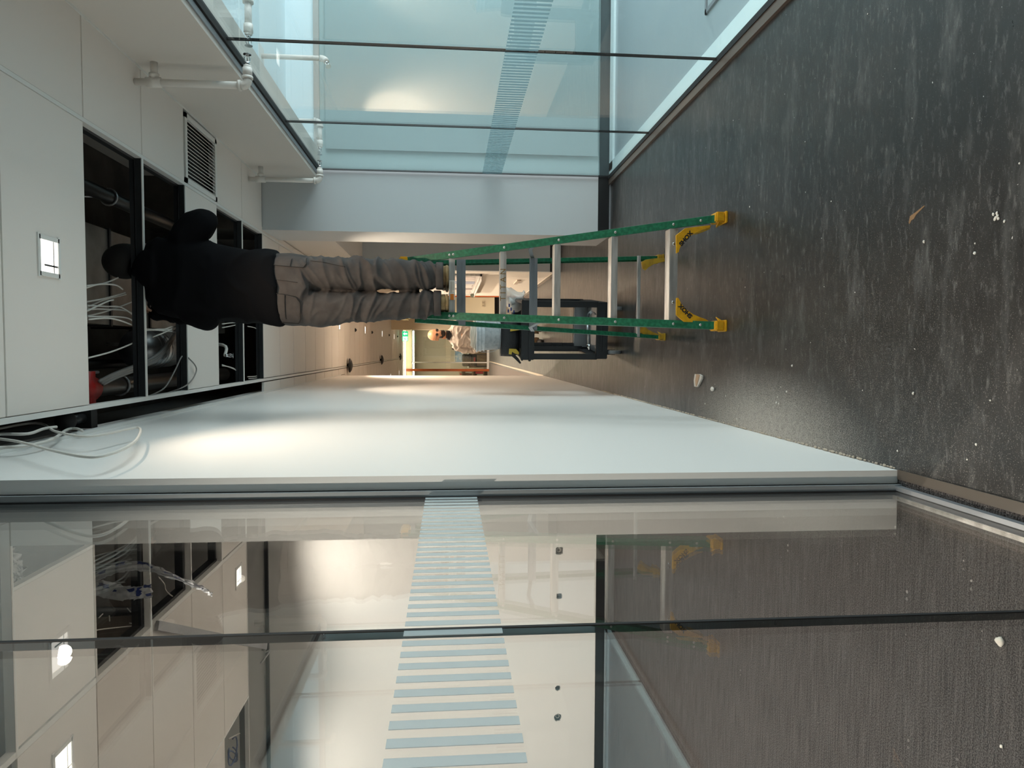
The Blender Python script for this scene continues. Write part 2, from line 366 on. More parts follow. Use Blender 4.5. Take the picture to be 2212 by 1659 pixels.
for i, (hx, hz, hr, sq) in enumerate(holes):
    nm = ['square torn outlet cut-out nearest the corner', 'small square outlet cut-out, second from the corner', 'small round outlet hole, third from the corner', 'large round outlet hole with coiled cable, farthest from the corner'][i]
    t = thing('outlet_box', nm + ' in the white wall', 'outlet box', (hx, YP + .05, hz), 'outlet boxes in the back wall')
    mb = MB(); mb.box((hx - hr, YP + .045, hz - hr), (hx + hr, YP + .055, hz + hr)); mb.build('box_back', mat('box_dark', (.03, .03, .03), .6), t)
    mb = MB()
    for s in (-1, 1): mb.box((hx - hr * .9, YP + .012, hz + s * hr * .9 - .001), (hx + hr * .9, YP + .05, hz + s * hr * .9 + .001)); mb.box((hx + s * hr * .9 - .001, YP + .012, hz - hr * .9), (hx + s * hr * .9 + .001, YP + .05, hz + hr * .9))
    mb.build('box_side', M_GALV, t)
    if i in (0, 3):
        MB().tube([(hx + .018 * cos(a * .5), YP + .03, hz + .018 * sin(a * .5)) for a in range(15)], .0028, 6).build('cable', M_CABLE, t, True)
struct(MB().box((-6.0, YP - .012, 0), (XP, YP, .10)).build('baseboard_back', M_BLACKBASE), 'black rubber base along the back wall of the left room')
struct(MB().box((-6.0, YP - .02, 0), (XP, YP - .012, .012)).build('trim_4', M_GREYP))

# right side: pillar, bulkheads, alcove
struct(MB().box((1.075, YP, 0), (1.62, 7.22, H)).build('wall_pillar', M_WALLG), 'pale wall end facing the camera beside the right glass')
struct(MB().box((1.065, YP - .012, 0), (1.62, YP, .115)).build('baseboard_pillar', M_BLACKBASE), 'black rubber base across the wall end')
struct(MB().box((1.065, YP - .020, 0), (1.60, YP - .012, .012)).build('trim_5', M_ALUD))
struct(MB().box((1.53, -4, 2.672), (1.805, YP, TOP)).build('wall_right_bulkhead', M_BULK), 'bulkhead above the right glass wall')
struct(MB().box((1.11, 7.22, 2.66), (1.9, 9.75, TOP)).build('wall_alcove_bulkhead', M_BULK))
struct(MB().box((1.08, YP + .01, H + .001), (1.63, 7.25, TOP)).build('wall_pillar_void', M_CONC))
struct(MB().box((1.95, 7.22, 0), (2.05, 9.75, TOP)).build('wall_alcove_side', M_WALLG))
struct(MB().box((1.85, 7.22, 0), (1.95, 9.75, 2.66)).build('wall_alcove', M_WALLG))
struct(MB().box((1.09, 9.75, 0), (1.95, 9.85, 2.67)).build('wall_alcove_end', M_WALLG), 'grey wall closing the recess beyond the pillar')
struct(MB().box((1.085, 9.738, 0), (1.85, 9.75, .115)).build('baseboard_alcove', M_BLACKBASE))
mb = MB().box((1.09, 9.85, 0), (1.25, 14.2, H + .1)); struct(mb.build('wall_right', mat('warm_wall', (.80, .74, .66), .5)), 'long warm white wall past the recess')
struct(MB().box((1.078, 9.75, 0), (1.09, 14.2, .06)).build('baseboard_right', mat('grey_base', (.32, .28, .24), .5)))
struct(MB().box((1.075, 14.2, 0), (1.25, 14.32, H)).build('trim_6', M_ORANGE), 'orange stained post at the end of the right wall')
struct(MB().box((.60, 20.9, .17), (3.2, 21.0, H + .1)).build('wall_cream', M_CREAM), 'cream wall standing across the far right')
struct(MB().box((.60, 20.95, 0), (3.2, 21.0, .17)).build('baseboard_cream', M_BLACKBASE))
struct(MB().box((1.0, 20.86, .17), (1.55, 20.9, 1.55)).build('wall_cream_panel', mat('cream_panel', (.85, .76, .56), .5)))

# right room beyond the green glass
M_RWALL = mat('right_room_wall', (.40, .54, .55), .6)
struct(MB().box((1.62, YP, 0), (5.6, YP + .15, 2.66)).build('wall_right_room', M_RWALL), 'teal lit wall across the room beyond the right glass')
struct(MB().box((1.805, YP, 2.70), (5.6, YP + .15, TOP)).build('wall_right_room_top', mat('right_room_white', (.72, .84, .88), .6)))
struct(MB().box((1.63, YP - .02, 2.655), (5.5, YP + .1, 2.705)).build('trim_7', mat('grey_rail', (.42, .42, .40), .5)))
struct(MB().box((1.63, YP - .012, 0), (5.5, YP, .105)).build('baseboard_right_room', mat('dark_teal_base', (.06, .08, .085), .5)))
mb = MB().box((1.66, YP - .16, 0), (5.4, YP - .03, .02)); struct(mb.build('trim_8', mat('white_curb', (.76, .88, .90), .4)))
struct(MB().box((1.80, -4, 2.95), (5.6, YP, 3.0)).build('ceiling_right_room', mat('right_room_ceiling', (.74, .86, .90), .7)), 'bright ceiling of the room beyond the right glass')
struct(MB().box((1.632, -4, 0), (1.735, YP - .03, .02)).build('trim_9', MC['white_curb']), 'white curb behind the right glass')
for a, b in ((-4.1, .4), (6.2, 6.75)): struct(MB().box((5.5, a, 0), (5.6, b, TOP)).build('wall_outer_right', M_WALLG))
struct(MB().box((5.5, .4, 2.85), (5.6, 6.2, TOP)).build('wall_outer_right', M_WALLG)); struct(MB().box((5.5, .4, 0), (5.6, 6.2, .15)).build('wall_outer_right', M_WALLG))
mb = MB()
for k in range(4): mb.box((5.5, .4 + k * 1.917, .15), (5.55, .45 + k * 1.917, 2.85))
struct(mb.build('window_3', M_ALUD), 'outer window mullions of the right room')
M_REAR = mat('rear_wall', (.16, .15, .14), .6)
# behind the camera
struct(MB().box((-6.1, -4.1, 0), (-.45, -4.0, TOP)).build('wall_behind', M_REAR)); struct(MB().box((1.45, -4.1, 0), (5.6, -4.0, TOP)).build('wall_behind', M_REAR))
struct(MB().box((-.45, -4.1, 0), (1.45, -4.0, TOP)).build('wall_behind', M_REAR))
# roller shade of fine mesh on the frontal wall
sh = tag(MB().box((1.80, YP - .035, .13), (4.6, YP - .030, 2.60)).build('roller_shade', mat('shade_mesh', (.30, .40, .41), .7, bump=(700, .4, .001))), 'grey mesh roller shade hanging on the teal wall behind right glass', 'roller shade')

# right glass wall: panes, gaskets, head and base channel, striped film
w2 = thing('window_2', 'right glass wall', 'glass wall', (XR, 3, 0)); w2['kind'] = 'structure'
ys = [-2.76, -1.43, -.10, 1.23, 2.56, 3.90, 5.24, 6.57]
for a, b in zip(ys, ys[1:]):
    MB().box((XR - .006, a + .004, .01), (XR + .006, b - .004, 2.665)).build('pane', M_GLASS_R, w2)
    MB().box((XR - .007, b - .004, .01), (XR + .007, b + .004, 2.665)).build('gasket', M_BLACK, w2)
MB().box((XR - .022, -2.8, 2.655), (XR + .022, YP, 2.672)).build('head_channel', M_BLACK, w2)
MB().box((1.56, -2.8, 2.664), (1.592, YP, 2.672)).build('head_trim', M_ALUD, w2)
MB().box((1.548, -2.8, 0), (1.598, YP, .018)).build('base_trim', M_BRONZE, w2)
MB().box((1.598, -2.8, 0), (1.632, YP, .024)).build('base_channel', M_BLACK, w2)
mb = MB(); y = 2.9
while y < 6.54:
    mb.box((XR - .0078, y, 1.022), (XR - .0066, y + .019, 1.198)); y += .0417
mb.build('striped_film', M_FILM_R, w2)

# left glass wall
w1 = thing('window_1', 'left glass wall', 'glass wall', (XG, 1, 0)); w1['kind'] = 'structure'
for a, b in ((-3.9, -1.30), (-1.29, -.10), (-.09, 1.152), (1.160, 2.215)):
    MB().box((XG - .006, a, .015), (XG + .006, b, 3.30)).build('pane', M_GLASS_L, w1)
for b in (-1.295, -.095, 1.156): MB().box((XG - .007, b - .004, .015), (XG + .007, b + .004, 3.3)).build('gasket', M_BLACK, w1)
MB().box((XG + .008, 2.212, 0), (XG + .026, 2.24, 3.3)).box((XG - .024, 2.225, 0), (XG + .026, 2.2401, 3.3)).build('jamb_channel', mat('silver_channel', (.40, .43, .45), .4, metal=.6), w1)
MB().box((XG - .007, 2.205, 0), (XG + .0085, 2.226, 3.3)).build('jamb_gasket', M_BLACK, w1)
MB().box((XG + .008, -3.9, 0), (XG + .022, 2.235, .028)).build('track_outer', M_ALUD, w1)
MB().box((XG - .024, -3.9, 0), (XG - .010, 2.235, .026)).build('track_inner', M_ALU, w1)
MB().box((XG - .010, -3.9, .0), (XG + .008, 2.21, .016)).build('track_gasket', M_BLACK, w1)
mb = MB(); y = .40
while y < 2.195:
    mb.box((XG + .0066, y, 1.413), (XG + .0078, y + .0195, 1.573)); y += .0405
mb.build('striped_film', M_FILM, w1)

# ------------------------------------------------------------------ ceiling panels and grid
def panels(x0, x1, js, skip=(), z=H, name='ceiling', m=M_TILE, gap=.003):
    mb = MB()
    for k in range(len(js) - 1):
        if k in skip: continue
        mb.box((x0 + gap, js[k] + gap, z), (x1 - gap, js[k + 1] - gap, z + .022), bev=.002)
    return struct(mb.build(name, m))
# corridor field x -.27 .. 1.05 ; openings 3.465-4.717 and 5.343-6.595 (joints 5-7 and 8-10 of JY)
panels(-.262, 1.042, JY, skip=(5, 6, 8, 9))['label'] = 'square edged white metal ceiling panels over the corridor'
panels(1.056, 1.53, JY, skip=(7,))['label'] = 'narrow white ceiling panels beside the bulkhead'
FJ = [6.595 + .626 * k for k in range(0, 34)]
panels(-.262, 1.042, FJ, gap=.0055)['label'] = 'white ceiling panels running down the far corridor'
struct(MB().box((-1.60, 11.31, H), (XW + .0, 11.60, H + .02)).build('ceiling', M_TILE)); struct(MB().box((-5.0, 11.31, H), (-1.61, 11.60, H + .02)).build('ceiling', M_TILE))
panels(XW + .004, -.29, FJ[:9], gap=.0055)['label'] = 'narrow white ceiling panels along the partition wall'
panels(1.056, 1.105, FJ[:6]); panels(1.056, 1.09, FJ[6:13])
panels(-1.60, -.29, FJ[8:], gap=.0055); panels(-2.9, -1.61, FJ[8:], gap=.0055); panels(-5.0, -2.91, FJ[8:]); panels(1.056, 3.2, FJ[13:])
# left room: strip next to the glass and the main field
panels(-1.555, -.93, JY, skip=(0, 1, 2, 3, 5, 6, 7)); panels(-.92, XP - .002, JY, skip=(0, 1, 2, 3, 4, 5, 6, 7))
panels(-2.89, -1.585, JY[:-1], skip=(0, 1, 2, 3))['label'] = 'white ceiling panels of the left room'
panels(-5.9, -2.90, JY[:-1], skip=(8,))
# tees
g = MB(); yn = -3.9
g.box((-.285, yn, H - .004), (-.262, YF, H + .035)); g.box((1.040, yn, H - .003), (1.058, 14.2, H + .035))
g.box((XW, 2.26, H - .002), (XW + .016, YE, H + .03)); g.box((1.518, yn, H - .002), (1.53, YP, H + .02))
for k in (6, 9): g.box((-.262, JY[k] - .010, H - .003), (1.04, JY[k] + .010, H + .002))
for k in (7,): g.box((-.262, JY[k] + .002, H - .002), (1.04, JY[k] + .012, H + .035))
struct(g.build('trim_10', M_TBAR), 'white ceiling tee bars of the corridor')
g = MB()
for k in (6, 7, 9, 10):
    yy = JY[k]; g.box((-.262, yy - .004, H + .003), (1.04, yy, H + .04)); g.box((-.262, yy - .016, H + .036), (1.04, yy + .004, H + .062)); g.box((-.262, yy - .016, H + .0362), (1.04, yy - .013, H + .040))
g.box((-.262, JY[5] + .002, H + .024), (1.04, JY[5] + .03, H + .07)); g.box((1.028, 3.465, H + .036), (1.06, 4.717, H + .07)); g.box((1.028, 5.343, H + .036), (1.06, 6.595, H + .07))
struct(g.build('trim_11', M_DARKSTEEL), 'dark steel carrying channels above the ceiling openings')
g = MB(); g.box((-1.585, JY[0], H - .003), (-1.558, JY[-2], H + .035)); g.box((-2.90, JY[0], H - .003), (-2.885, JY[-2], H + .035)); g.box((-1.56, JY[5] - .008, H - .003), (XP, JY[5] + .008, H + .035))
g.box((-.932, JY[4], H - .003), (-.918, JY[5], H + .03)); g.box((-1.56, JY[4] - .008, H - .003), (XP, JY[4] + .008, H + .035)); g.box((-1.56, JY[6] - .006, H - .002), (XP, JY[6] + .006, H + .035)); g.box((-1.56, JY[7] - .006, H - .002), (XP, JY[7] + .006, H + .035))
g.box((-5.9, JY[8] + .62, H - .003), (XP, JY[8] + .632, H + .03)); g.box((-1.56, JY[8] - .01, H - .002), (XP, JY[8] + .01, H + .03))
struct(g.build('trim_12', M_TBAR), 'white ceiling tee bars of the left room')
g = MB()
for k in (6, 7, 8): g.box((-1.56, JY[k] - .035, H + .04), (XP, JY[k] - .012, H + .09))
g.box((-1.58, 3.47, H + .036), (-1.54, 5.34, H + .09)); g.box((-2.92, 5.34, H + .036), (-2.90, 5.98, H + .09)); g.box((-5.9, 5.985, H + .036), (XP, 6.01, H + .08))
struct(g.build('trim_13', M_DARKSTEEL)); struct(MB().box((XP - .03, YP - .03, H - .02), (-5.9, YP - .002, H + .01)).build('trim_14', M_DARKSTEEL), 'dark angle along the top of the back wall')

# ------------------------------------------------------------------ recessed downlights
M_LAMP = mat('lit_lamp', (1, 1, 1), .4, emit=((1.0, .93, .84), 1.3), bump=(60, .5, .01)); M_REFL = mat('lamp_reflector', (.85, .85, .84), .15, metal=.9)
def downlight(x, y, label, w, group, col=WARM, size=2.35, s=.075):
    t = thing('recessed_downlight', label, 'ceiling light', (x, y, H), group)
    mb = MB()
    for a in (-1, 1): mb.box((x - s - .014, y + a * s - .009, H - .006), (x + s + .014, y + a * s + .009, H + .001)); mb.box((x + a * s - .009, y - s, H - .006), (x + a * s + .009, y + s, H + .001))
    mb.build('trim_ring', M_TBAR, t)
    MB().box((x - s + .009, y - s + .009, H - .0022), (x + s - .009, y + s - .009, H - .0008)).build('lamp', M_LAMP, t)
    mb = MB(); mb.box((x - s * .55, y - s * .5, H - .0034), (x - s * .45, y + s * .9, H - .0022)); mb.box((x - s * .9, y + s * .42, H - .0034), (x + s * .9, y + s * .5, H - .0022)); mb.build('louvre', M_REFL, t)
    if w:
        L = spot('downlight_beam', (x, y, H - .02), w * LAMP, col, size, .6, .03); L.parent = t; L.matrix_parent_inverse = Matrix.Translation(-V(t.location))
    return t
cg = 'square downlights along the corridor ceiling'
downlight(.385, 3.152, 'square recessed downlight, nearest the camera in the corridor ceiling', 38, cg)
downlight(.385, 7.25, 'square downlight behind the legs of the person on the ladder', 60, cg, WARM, 1.75)
downlight(.385, 11.06, 'square downlight first beyond the hidden one, near the partition end', 148, cg)
downlight(.40, 14.4, 'square downlight second beyond the ladder', 162, cg)
downlight(.41, 18.0, 'square downlight third beyond the ladder', 162, cg)
downlight(.41, 21.9, 'square downlight farthest, nearest the exit sign', 162, cg)
lg = 'square downlights of the left room'
downlight(-1.80, 3.158, 'square downlight at the corner of the photo, nearest in the left room', 105, lg, (1.0, .88, .76), 2.75)
downlight(-1.80, 5.74, 'square downlight near the back wall of the left room', 55, lg, (1.0, .88, .76), 2.75)
downlight(-3.90, 3.158, 'added square fill downlight, unseen, deep in the left room, nearer row', 105, lg, (1.0, .88, .76), 2.75)  # out of view, added to brighten the left room
downlight(-3.90, 5.72, 'added square fill downlight, unseen, deep in the left room, by the back wall', 28, lg, (1.0, .88, .76), 2.75)  # second unseen lamp of the added deep pair, fills the room
downlight(-1.80, .6, 'added square fill downlight of the left room, unseen beside the camera', 120, lg, (1.0, .88, .76), 2.75)  # fill lamp added out of frame for a brighter left room
for i, y in enumerate((13.4, 17.2, 20.6, 24.0)):
    downlight(-.75, y, ('square downlight left of the far ceiling tee, %s' % ('nearest', 'second along', 'third along', 'farthest')[i]), 175, 'square downlights left of the far tee')

# ------------------------------------------------------------------ air grille
t = thing('air_grille', 'white louvred return air grille in the ceiling beside the missing panels', 'vent', (1.29, 5.03, H))
x0, x1, y0, y1 = 1.062, 1.50, JY[7] + .008, JY[8] - .006
mb = MB()
for a, b, c, d in ((x0, y0, x1, y0 + .035), (x0, y1 - .035, x1, y1), (x0, y0, x0 + .03, y1), (x1 - .03, y0, x1, y1)): mb.box((a, b, H - .008), (c, d, H + .012))
mb.build('grille_frame', M_TBAR, t)
MB().box((x0, y0, H + .05), (x1, y1, H + .055)).build('grille_back', M_BLACK, t)
mb = MB(); n = 16
for k in range(n):
    x = x0 + .04 + (x1 - x0 - .08) * k / (n - 1); mb.box((x - .0085, y0 + .03, H - .001), (x + .0085, y1 - .03, H + .001), rot=Matrix.Rotation(-.75, 3, 'Y'))
mb.build('louvre_blades', M_TBAR, t)

# ------------------------------------------------------------------ window sprinklers
def elbow_path(a, c, b, r=.03, n=6):
    a, b, c = V(a), V(b), V(c); p = c + (a - c).normalized() * r; q = c + (b - c).normalized() * r
    return [p * (1 - t) ** 2 + c * 2 * t * (1 - t) + q * t * t for t in [k / n for k in range(n + 1)]]
def spr_head(t, p, d):            # frame arms and deflector plate, axis d
    p = V(p); d = V(d).normalized(); u = d.orthogonal().normalized(); w = d.cross(u)
    h = MB().cyl(p, p + d * .022, .013, .011, 12)
    for s in (-1, 1): h.tube(smooth_path([p + d * .018 + w * s * .008, p + d * .026 + w * s * .015, p + d * .044 + w * s * .015, p + d * .058 + w * s * .003], 4), .0025, 6)
    h.cyl(p + d * .020, p + d * .056, .003, .0025, 8); hh = h.build('sprinkler_head', M_CHROME, t, True)
    MB().cyl(p + d * .057, p + d * .060, .021, .021, 20).build('deflector', M_CHROME, hh)
def sprinkler(y, side, label):
    face = 1.53 if side < 0 else 1.805; px = face + side * (.105 if side < 0 else .12); r = .019
    t = thing('window_sprinkler', label, 'sprinkler', (face, y, 3.09), 'sprinklers either side of the right glass')
    zt, zb = 3.07, 2.585
    if side < 0:
        MB().cyl((face + .002, y, zt), (px, y, zt), r).build('stub_pipe', M_WHITEP, t, True)
        MB().cyl((px - side * .028, y, zt), (px - side * .045, y, zt), .026).cyl((px, y, zt - .036), (px, y, zt + .04), .026).build('tee_fitting', M_WHITEP, t, True)
        MB().cyl((px, y, zb + .04), (px, y, 3.168), r).build('drop_pipe', M_WHITEP, t, True)
    else:
        MB().cyl((px, y, zb + .04), (px, y, 2.948), r).build('drop_pipe', M_WHITEP, t, True)
    ep = elbow_path((px, y, zb + .1), (px, y, zb), (px - side * .1, y, zb), .035)
    MB().tube(ep, .024, 16).cyl(ep[0], ep[0] + V((0, 0, .014)), .029).cyl(ep[-1], ep[-1] + V((-side * .014, 0, 0)), .029).build('elbow', M_WHITEP, t, True)
    e = V((px - side * .035, y, zb)); gx = XR + side * .088
    MB().cyl(e, (gx + side * .03, y, zb), r).cyl((gx + side * .055, y, zb), (gx + side * .012, y, zb), .025).cyl((gx + side * .014, y, zb), (gx, y, zb), .02).build('nipple', M_WHITEP, t, True)
    spr_head(t, (gx, y, zb), (-side, 0, 0))
    return t
sprinkler(4.02, -1, 'white window sprinkler pipe on the bulkhead, nearer one, corridor side')
sprinkler(6.18, -1, 'white window sprinkler pipe on the bulkhead beside the pillar, corridor side')
sprinkler(4.05, 1, 'white window sprinkler behind the right glass, nearer one')
sprinkler(6.20, 1, 'white window sprinkler behind the right glass, next to the pillar')
t = thing('drop_sprinkler', 'white ceiling sprinkler drop with square plate beyond the right glass', 'sprinkler', (2.40, 5.9, 2.95))
a = P('y', 5.75, 590, 122); b = P('y', 5.75, 703, 137)
MB().box((a.x - .075, 5.68, 2.942), (a.x + .075, 5.82, 2.95)).build('ceiling_plate', M_TBAR, t)
MB().cyl((a.x, 5.75, 2.948), (a.x, 5.75, b.z + .05), .019).build('drop_pipe', M_WHITEP, t, True)
ep = elbow_path((a.x, 5.75, b.z + .1), (a.x, 5.75, b.z), (a.x - .1, 5.68, b.z - .03), .04); MB().tube(ep, .024, 16).build('elbow', M_WHITEP, t, True)
spr_head(t, ep[-1], (-.8, -.5, -.35))

# ------------------------------------------------------------------ stepladder
FLf, FRf = V((.140, 3.745, 0)), V((.728, 3.765, 0)); FLt, FRt = V((.218, 4.33, 1.80)), V((.532, 4.35, 1.80))
RLf, RRf = V((.100, 4.90, 0)), V((.655, 4.955, 0)); RLt, RRt = V((.185, 4.45, 1.70)), V((.535, 4.47, 1.70))
lad = thing('stepladder', 'green fibreglass stepladder with yellow feet standing in the corridor', 'ladder', (.42, 4.3, 0))
def lerp(a, b, z): return a + (b - a) * ((z - a.z) / (b.z - a.z))
def rail(a, b, side, z0, name, m, front=True, wf=.042, dp=.078):
    p0, p1 = lerp(a, b, z0), b; th = .004; s = side                      # s=+1: web on +x side, flanges point to -x
    prof = [(0, 0), (-s * wf, 0), (-s * wf, th), (-s * th, th), (-s * th, dp - th), (-s * wf * .8, dp - th), (-s * wf * .8, dp), (0, dp)]
    t = (p1 - p0).normalized(); yd = V((0, 1, 0)); yd = (yd - t * yd.dot(t)).normalized()
    if not front: prof = [(x, dp - y) for x, y in prof]
    return MB().extrude_profile(prof, p0 + V((s * wf / 2, 0 if front else -dp, 0)), p1 + V((s * wf / 2, 0 if front else -dp, 0)), (1, 0, 0), yd).build(name, m, lad, bev=.0012)
rl = rail(FLf, FLt, -1, .05, 'front_rail', M_GREEN); rr = rail(FRf, FRt, 1, .05, 'front_rail', M_GREEN)
bl = rail(RLf, RLt, -1, .04, 'rear_rail', M_GREEN, False, .030, .05); br = rail(RRf, RRt, 1, .04, 'rear_rail', M_GREEN, False, .030, .05)
def rivet(mb, p, r=.0075): return mb.sphere((p.x, p.y - .001, p.z), r, 12, (1, .45, 1))
for rl_, a, b in ((rl, FLf, FLt), (rr, FRf, FRt)):
    for z in (.130, .268, .570, .875, 1.180, 1.475, 1.498): rivet(MB(), lerp(a, b, z)).build('rivet', M_ALU, rl_, True)
steps = []
for k in range(5):
    zf = (.256, .560, .868, 1.172, 1.470)[k]; zt = zf + .031
    pl, pr_ = lerp(FLf, FLt, zt), lerp(FRf, FRt, zt); x0 = pl.x + .0205; x1 = pr_.x - .0205; y0 = (pl.y + pr_.y) / 2 + .006; D = .088
    hgt = .036 if k else .046
    prof = [(0, zt - hgt), (0, zt - .001)]
    for j in range(7): yy = D * (j + .15) / 7; prof += [(yy, zt), (yy + D * .055, zt), (yy + D * .06, zt - .0025), (yy + D * .115, zt - .0025)]
    prof += [(D, zt), (D, zt - .028), (D - .003, zt - .028), (D - .003, zt - .005), (.003, zt - .005), (.003, zt - hgt)]
    mb = MB(); mb.prism([V((x0, y0 + a, b)) for a, b in prof], (x1 - x0, 0, 0)); st = mb.build('step', M_ALU, lad); steps.append((st, y0, zt, x0, x1, hgt))
st, y0, zt, x0, x1, hg = steps[0]
for x in (.272, .592): rivet(MB(), V((x, y0, zt - .022)), .008).build('rivet', M_CHROME, st, True)
# marker word and the warning label
st, y0, zt, x0, x1, hg = steps[3]
text_mesh('T I T A N', .047, .0004, frame(((x0 + x1) / 2 - .01, y0 - .0008, zt - .018), (1, 0, 0), (0, 0, 1)), 'marker_lettering', mat('brown_marker', (.18, .10, .02), .6), st)
st, y0, zt, x0, x1, hg = steps[4]
MB().box((.30, y0 - .0012, zt - .034), (.415, y0 - .0002, zt - .002)).build('warning_label', mat('label_white', (.78, .76, .70), .5), st)
MB().box((.30, y0 - .002, zt - .030), (.335, y0 - .0012, zt - .008)).build('label_patch', mat('label_orange', (.75, .22, .03), .5), st)
mb = MB()
for j in range(4): mb.box((.342, y0 - .002, zt - .029 + j * .006), (.41, y0 - .0012, zt - .0268 + j * .006))
mb.build('label_text_lines', mat('label_ink', (.25, .16, .10), .6), st)
# top cap
x0, x1 = FLt.x - .03, FRt.x + .03
mb = MB().box((x0, 4.325, 1.742), (x1, 4.52, 1.80), bev=.008); mb.build('top_cap', M_YEL, lad)
# rear braces, pail bracket and spreaders
def rear_at(z): return lerp(RLf, RLt, z), lerp(RRf, RRt, z)
for z, h_, m in ((.205, .024, M_ALU), (.955, .052, M_ALUD), (1.425, .056, M_ALUD)):
    a, b = rear_at(z); th = .012
    mb = MB().box((a.x - .012, a.y - .052, z - h_ / 2), (b.x + .012, a.y - .044, z + h_ / 2)); mb.box((a.x - .012, a.y - .052, z + h_ * .14), (b.x + .012, a.y - .058, z + h_ * .30)); mb.box((a.x - .012, a.y - .052, z - h_ * .30), (b.x + .012, a.y - .058, z - h_ * .14)); mb.build('rear_brace', m, lad)
for a, b, s in ((FLf, FLt, -1), (FRf, FRt, 1)):
    f = lerp(a, b, .98); r = rear_at(.955)[0 if s < 0 else 1]; f = f + V((s * .018, .05, 0)); r = r + V((s * .018, -.03, 0)); md_ = (f + r) / 2 + V((0, 0, .035))
    MB().prism([f + V((0, 0, .012)), md_ + V((0, 0, .010)), r + V((0, 0, .012)), r - V((0, 0, .012)), md_ - V((0, 0, .014)), f - V((0, 0, .012))], (s * .004, 0, 0)).build('spreader', M_ALUD, lad)
# feet
def foot(c, s, m, sc=1.0):
    w, d, h = .055 * sc, .095 * sc, .062 * sc
    mb = MB().box((c.x - w / 2, c.y - .010, .012), (c.x + w / 2, c.y + d, h), bev=.006); mb.box((c.x - w / 2 - .004, c.y - .014, 0), (c.x + w / 2 + .004, c.y + d + .004, .014), bev=.003)
    mb.prism([V((c.x - s * w * .5, c.y - .004, .045)), V((c.x - s * w * .85, c.y + .02, .050)), V((c.x - s * w * .9, c.y + .05, .038)), V((c.x - s * w * .5, c.y + .03, .010))], (0, .012, 0)); return mb.build('foot', m, lad, bev=.001)
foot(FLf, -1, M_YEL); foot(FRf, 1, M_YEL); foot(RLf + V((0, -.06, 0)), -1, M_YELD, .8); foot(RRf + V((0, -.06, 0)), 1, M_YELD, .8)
# corner braces below the first step, with lettering
def brace(px, yy, m, name, th=.014, lip=True):
    pts = [P('y', yy, *q) for q in px]; b = MB().prism(pts, (0, th, 0)).build(name, m, lad, bev=.0008); return b, pts
rp = [(1461, 508), (1480, 493), (1500, 490.5), (1536, 486), (1533, 491), (1520, 496), (1508, 501), (1498, 505.5), (1489, 511), (1480, 519), (1474, 527), (1469, 535), (1466, 545), (1461.5, 547)]
lp = [(1461, 680), (1466, 685), (1478, 695), (1500, 696), (1534, 696), (1525, 689.5), (1512, 685), (1498, 679), (1485, 670), (1477, 662), (1471, 654.5), (1467, 646), (1465, 643), (1461.5, 643.5)]
rb, _ = brace(rp, 3.800, M_YEL, 'corner_brace'); lb, _ = brace(lp, 3.800, M_YEL, 'corner_brace')
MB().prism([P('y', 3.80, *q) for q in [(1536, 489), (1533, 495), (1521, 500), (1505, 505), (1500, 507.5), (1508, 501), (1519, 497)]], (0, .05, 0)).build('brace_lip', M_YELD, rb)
A, B = P('y', 3.80, 1467.5, 532), P('y', 3.80, 1496, 499); d = B - A
text_mesh('SHOX', .031, .0004, frame((A + B) / 2 + V((0, -.0006, 0)), d, V((0, 0, 1))) @ Matrix.Scale(1.12, 4, (1, 0, 0)), 'brace_lettering', M_BLACK, rb, .0016)
A, B = P('y', 3.80, 1495, 687), P('y', 3.80, 1466.5, 657); d = B - A
text_mesh('SHOX', .031, .0004, frame((A + B) / 2 + V((0, -.0006, 0)), d, V((0, 0, 1))) @ Matrix.Scale(1.12, 4, (1, 0, 0)), 'brace_lettering', M_BLACK, lb, .0016)
ryy = 4.84
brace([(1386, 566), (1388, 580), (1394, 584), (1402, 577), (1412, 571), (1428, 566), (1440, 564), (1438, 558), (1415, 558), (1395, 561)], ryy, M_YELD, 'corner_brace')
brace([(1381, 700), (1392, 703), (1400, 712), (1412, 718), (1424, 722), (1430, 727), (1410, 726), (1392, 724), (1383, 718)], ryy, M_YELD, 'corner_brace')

# ------------------------------------------------------------------ the person on the ladder
def ridged(p, s, st, seed=0.0):
    q = V((p.x * s[0] + seed, p.y * s[1], p.z * s[2])); r = max(0., 1 - abs(noise.noise(q)) * 2.6); return st * (1.7 * r * r - .45)
M_SKIN = mat('skin', (.42, .22, .14), .55); M_TROUS = mat('grey_brown_canvas', (.050, .044, .042), .85, spec=.2, var=(14, (.066, .059, .056), 1), bump=(900, .25, .0006))
M_HOOD = mat('black_hoodie', (.0040, .0042, .0052), .95, spec=.08, bump=(500, .3, .001))
M_BOOT = mat('tan_leather', (.15, .075, .028), .6, var=(20, (.24, .14, .07), 1)); M_SOLE = mat('boot_sole', (.19, .115, .045), .7, var=(18, (.32, .21, .09), 1))
Z5 = steps[4][2]
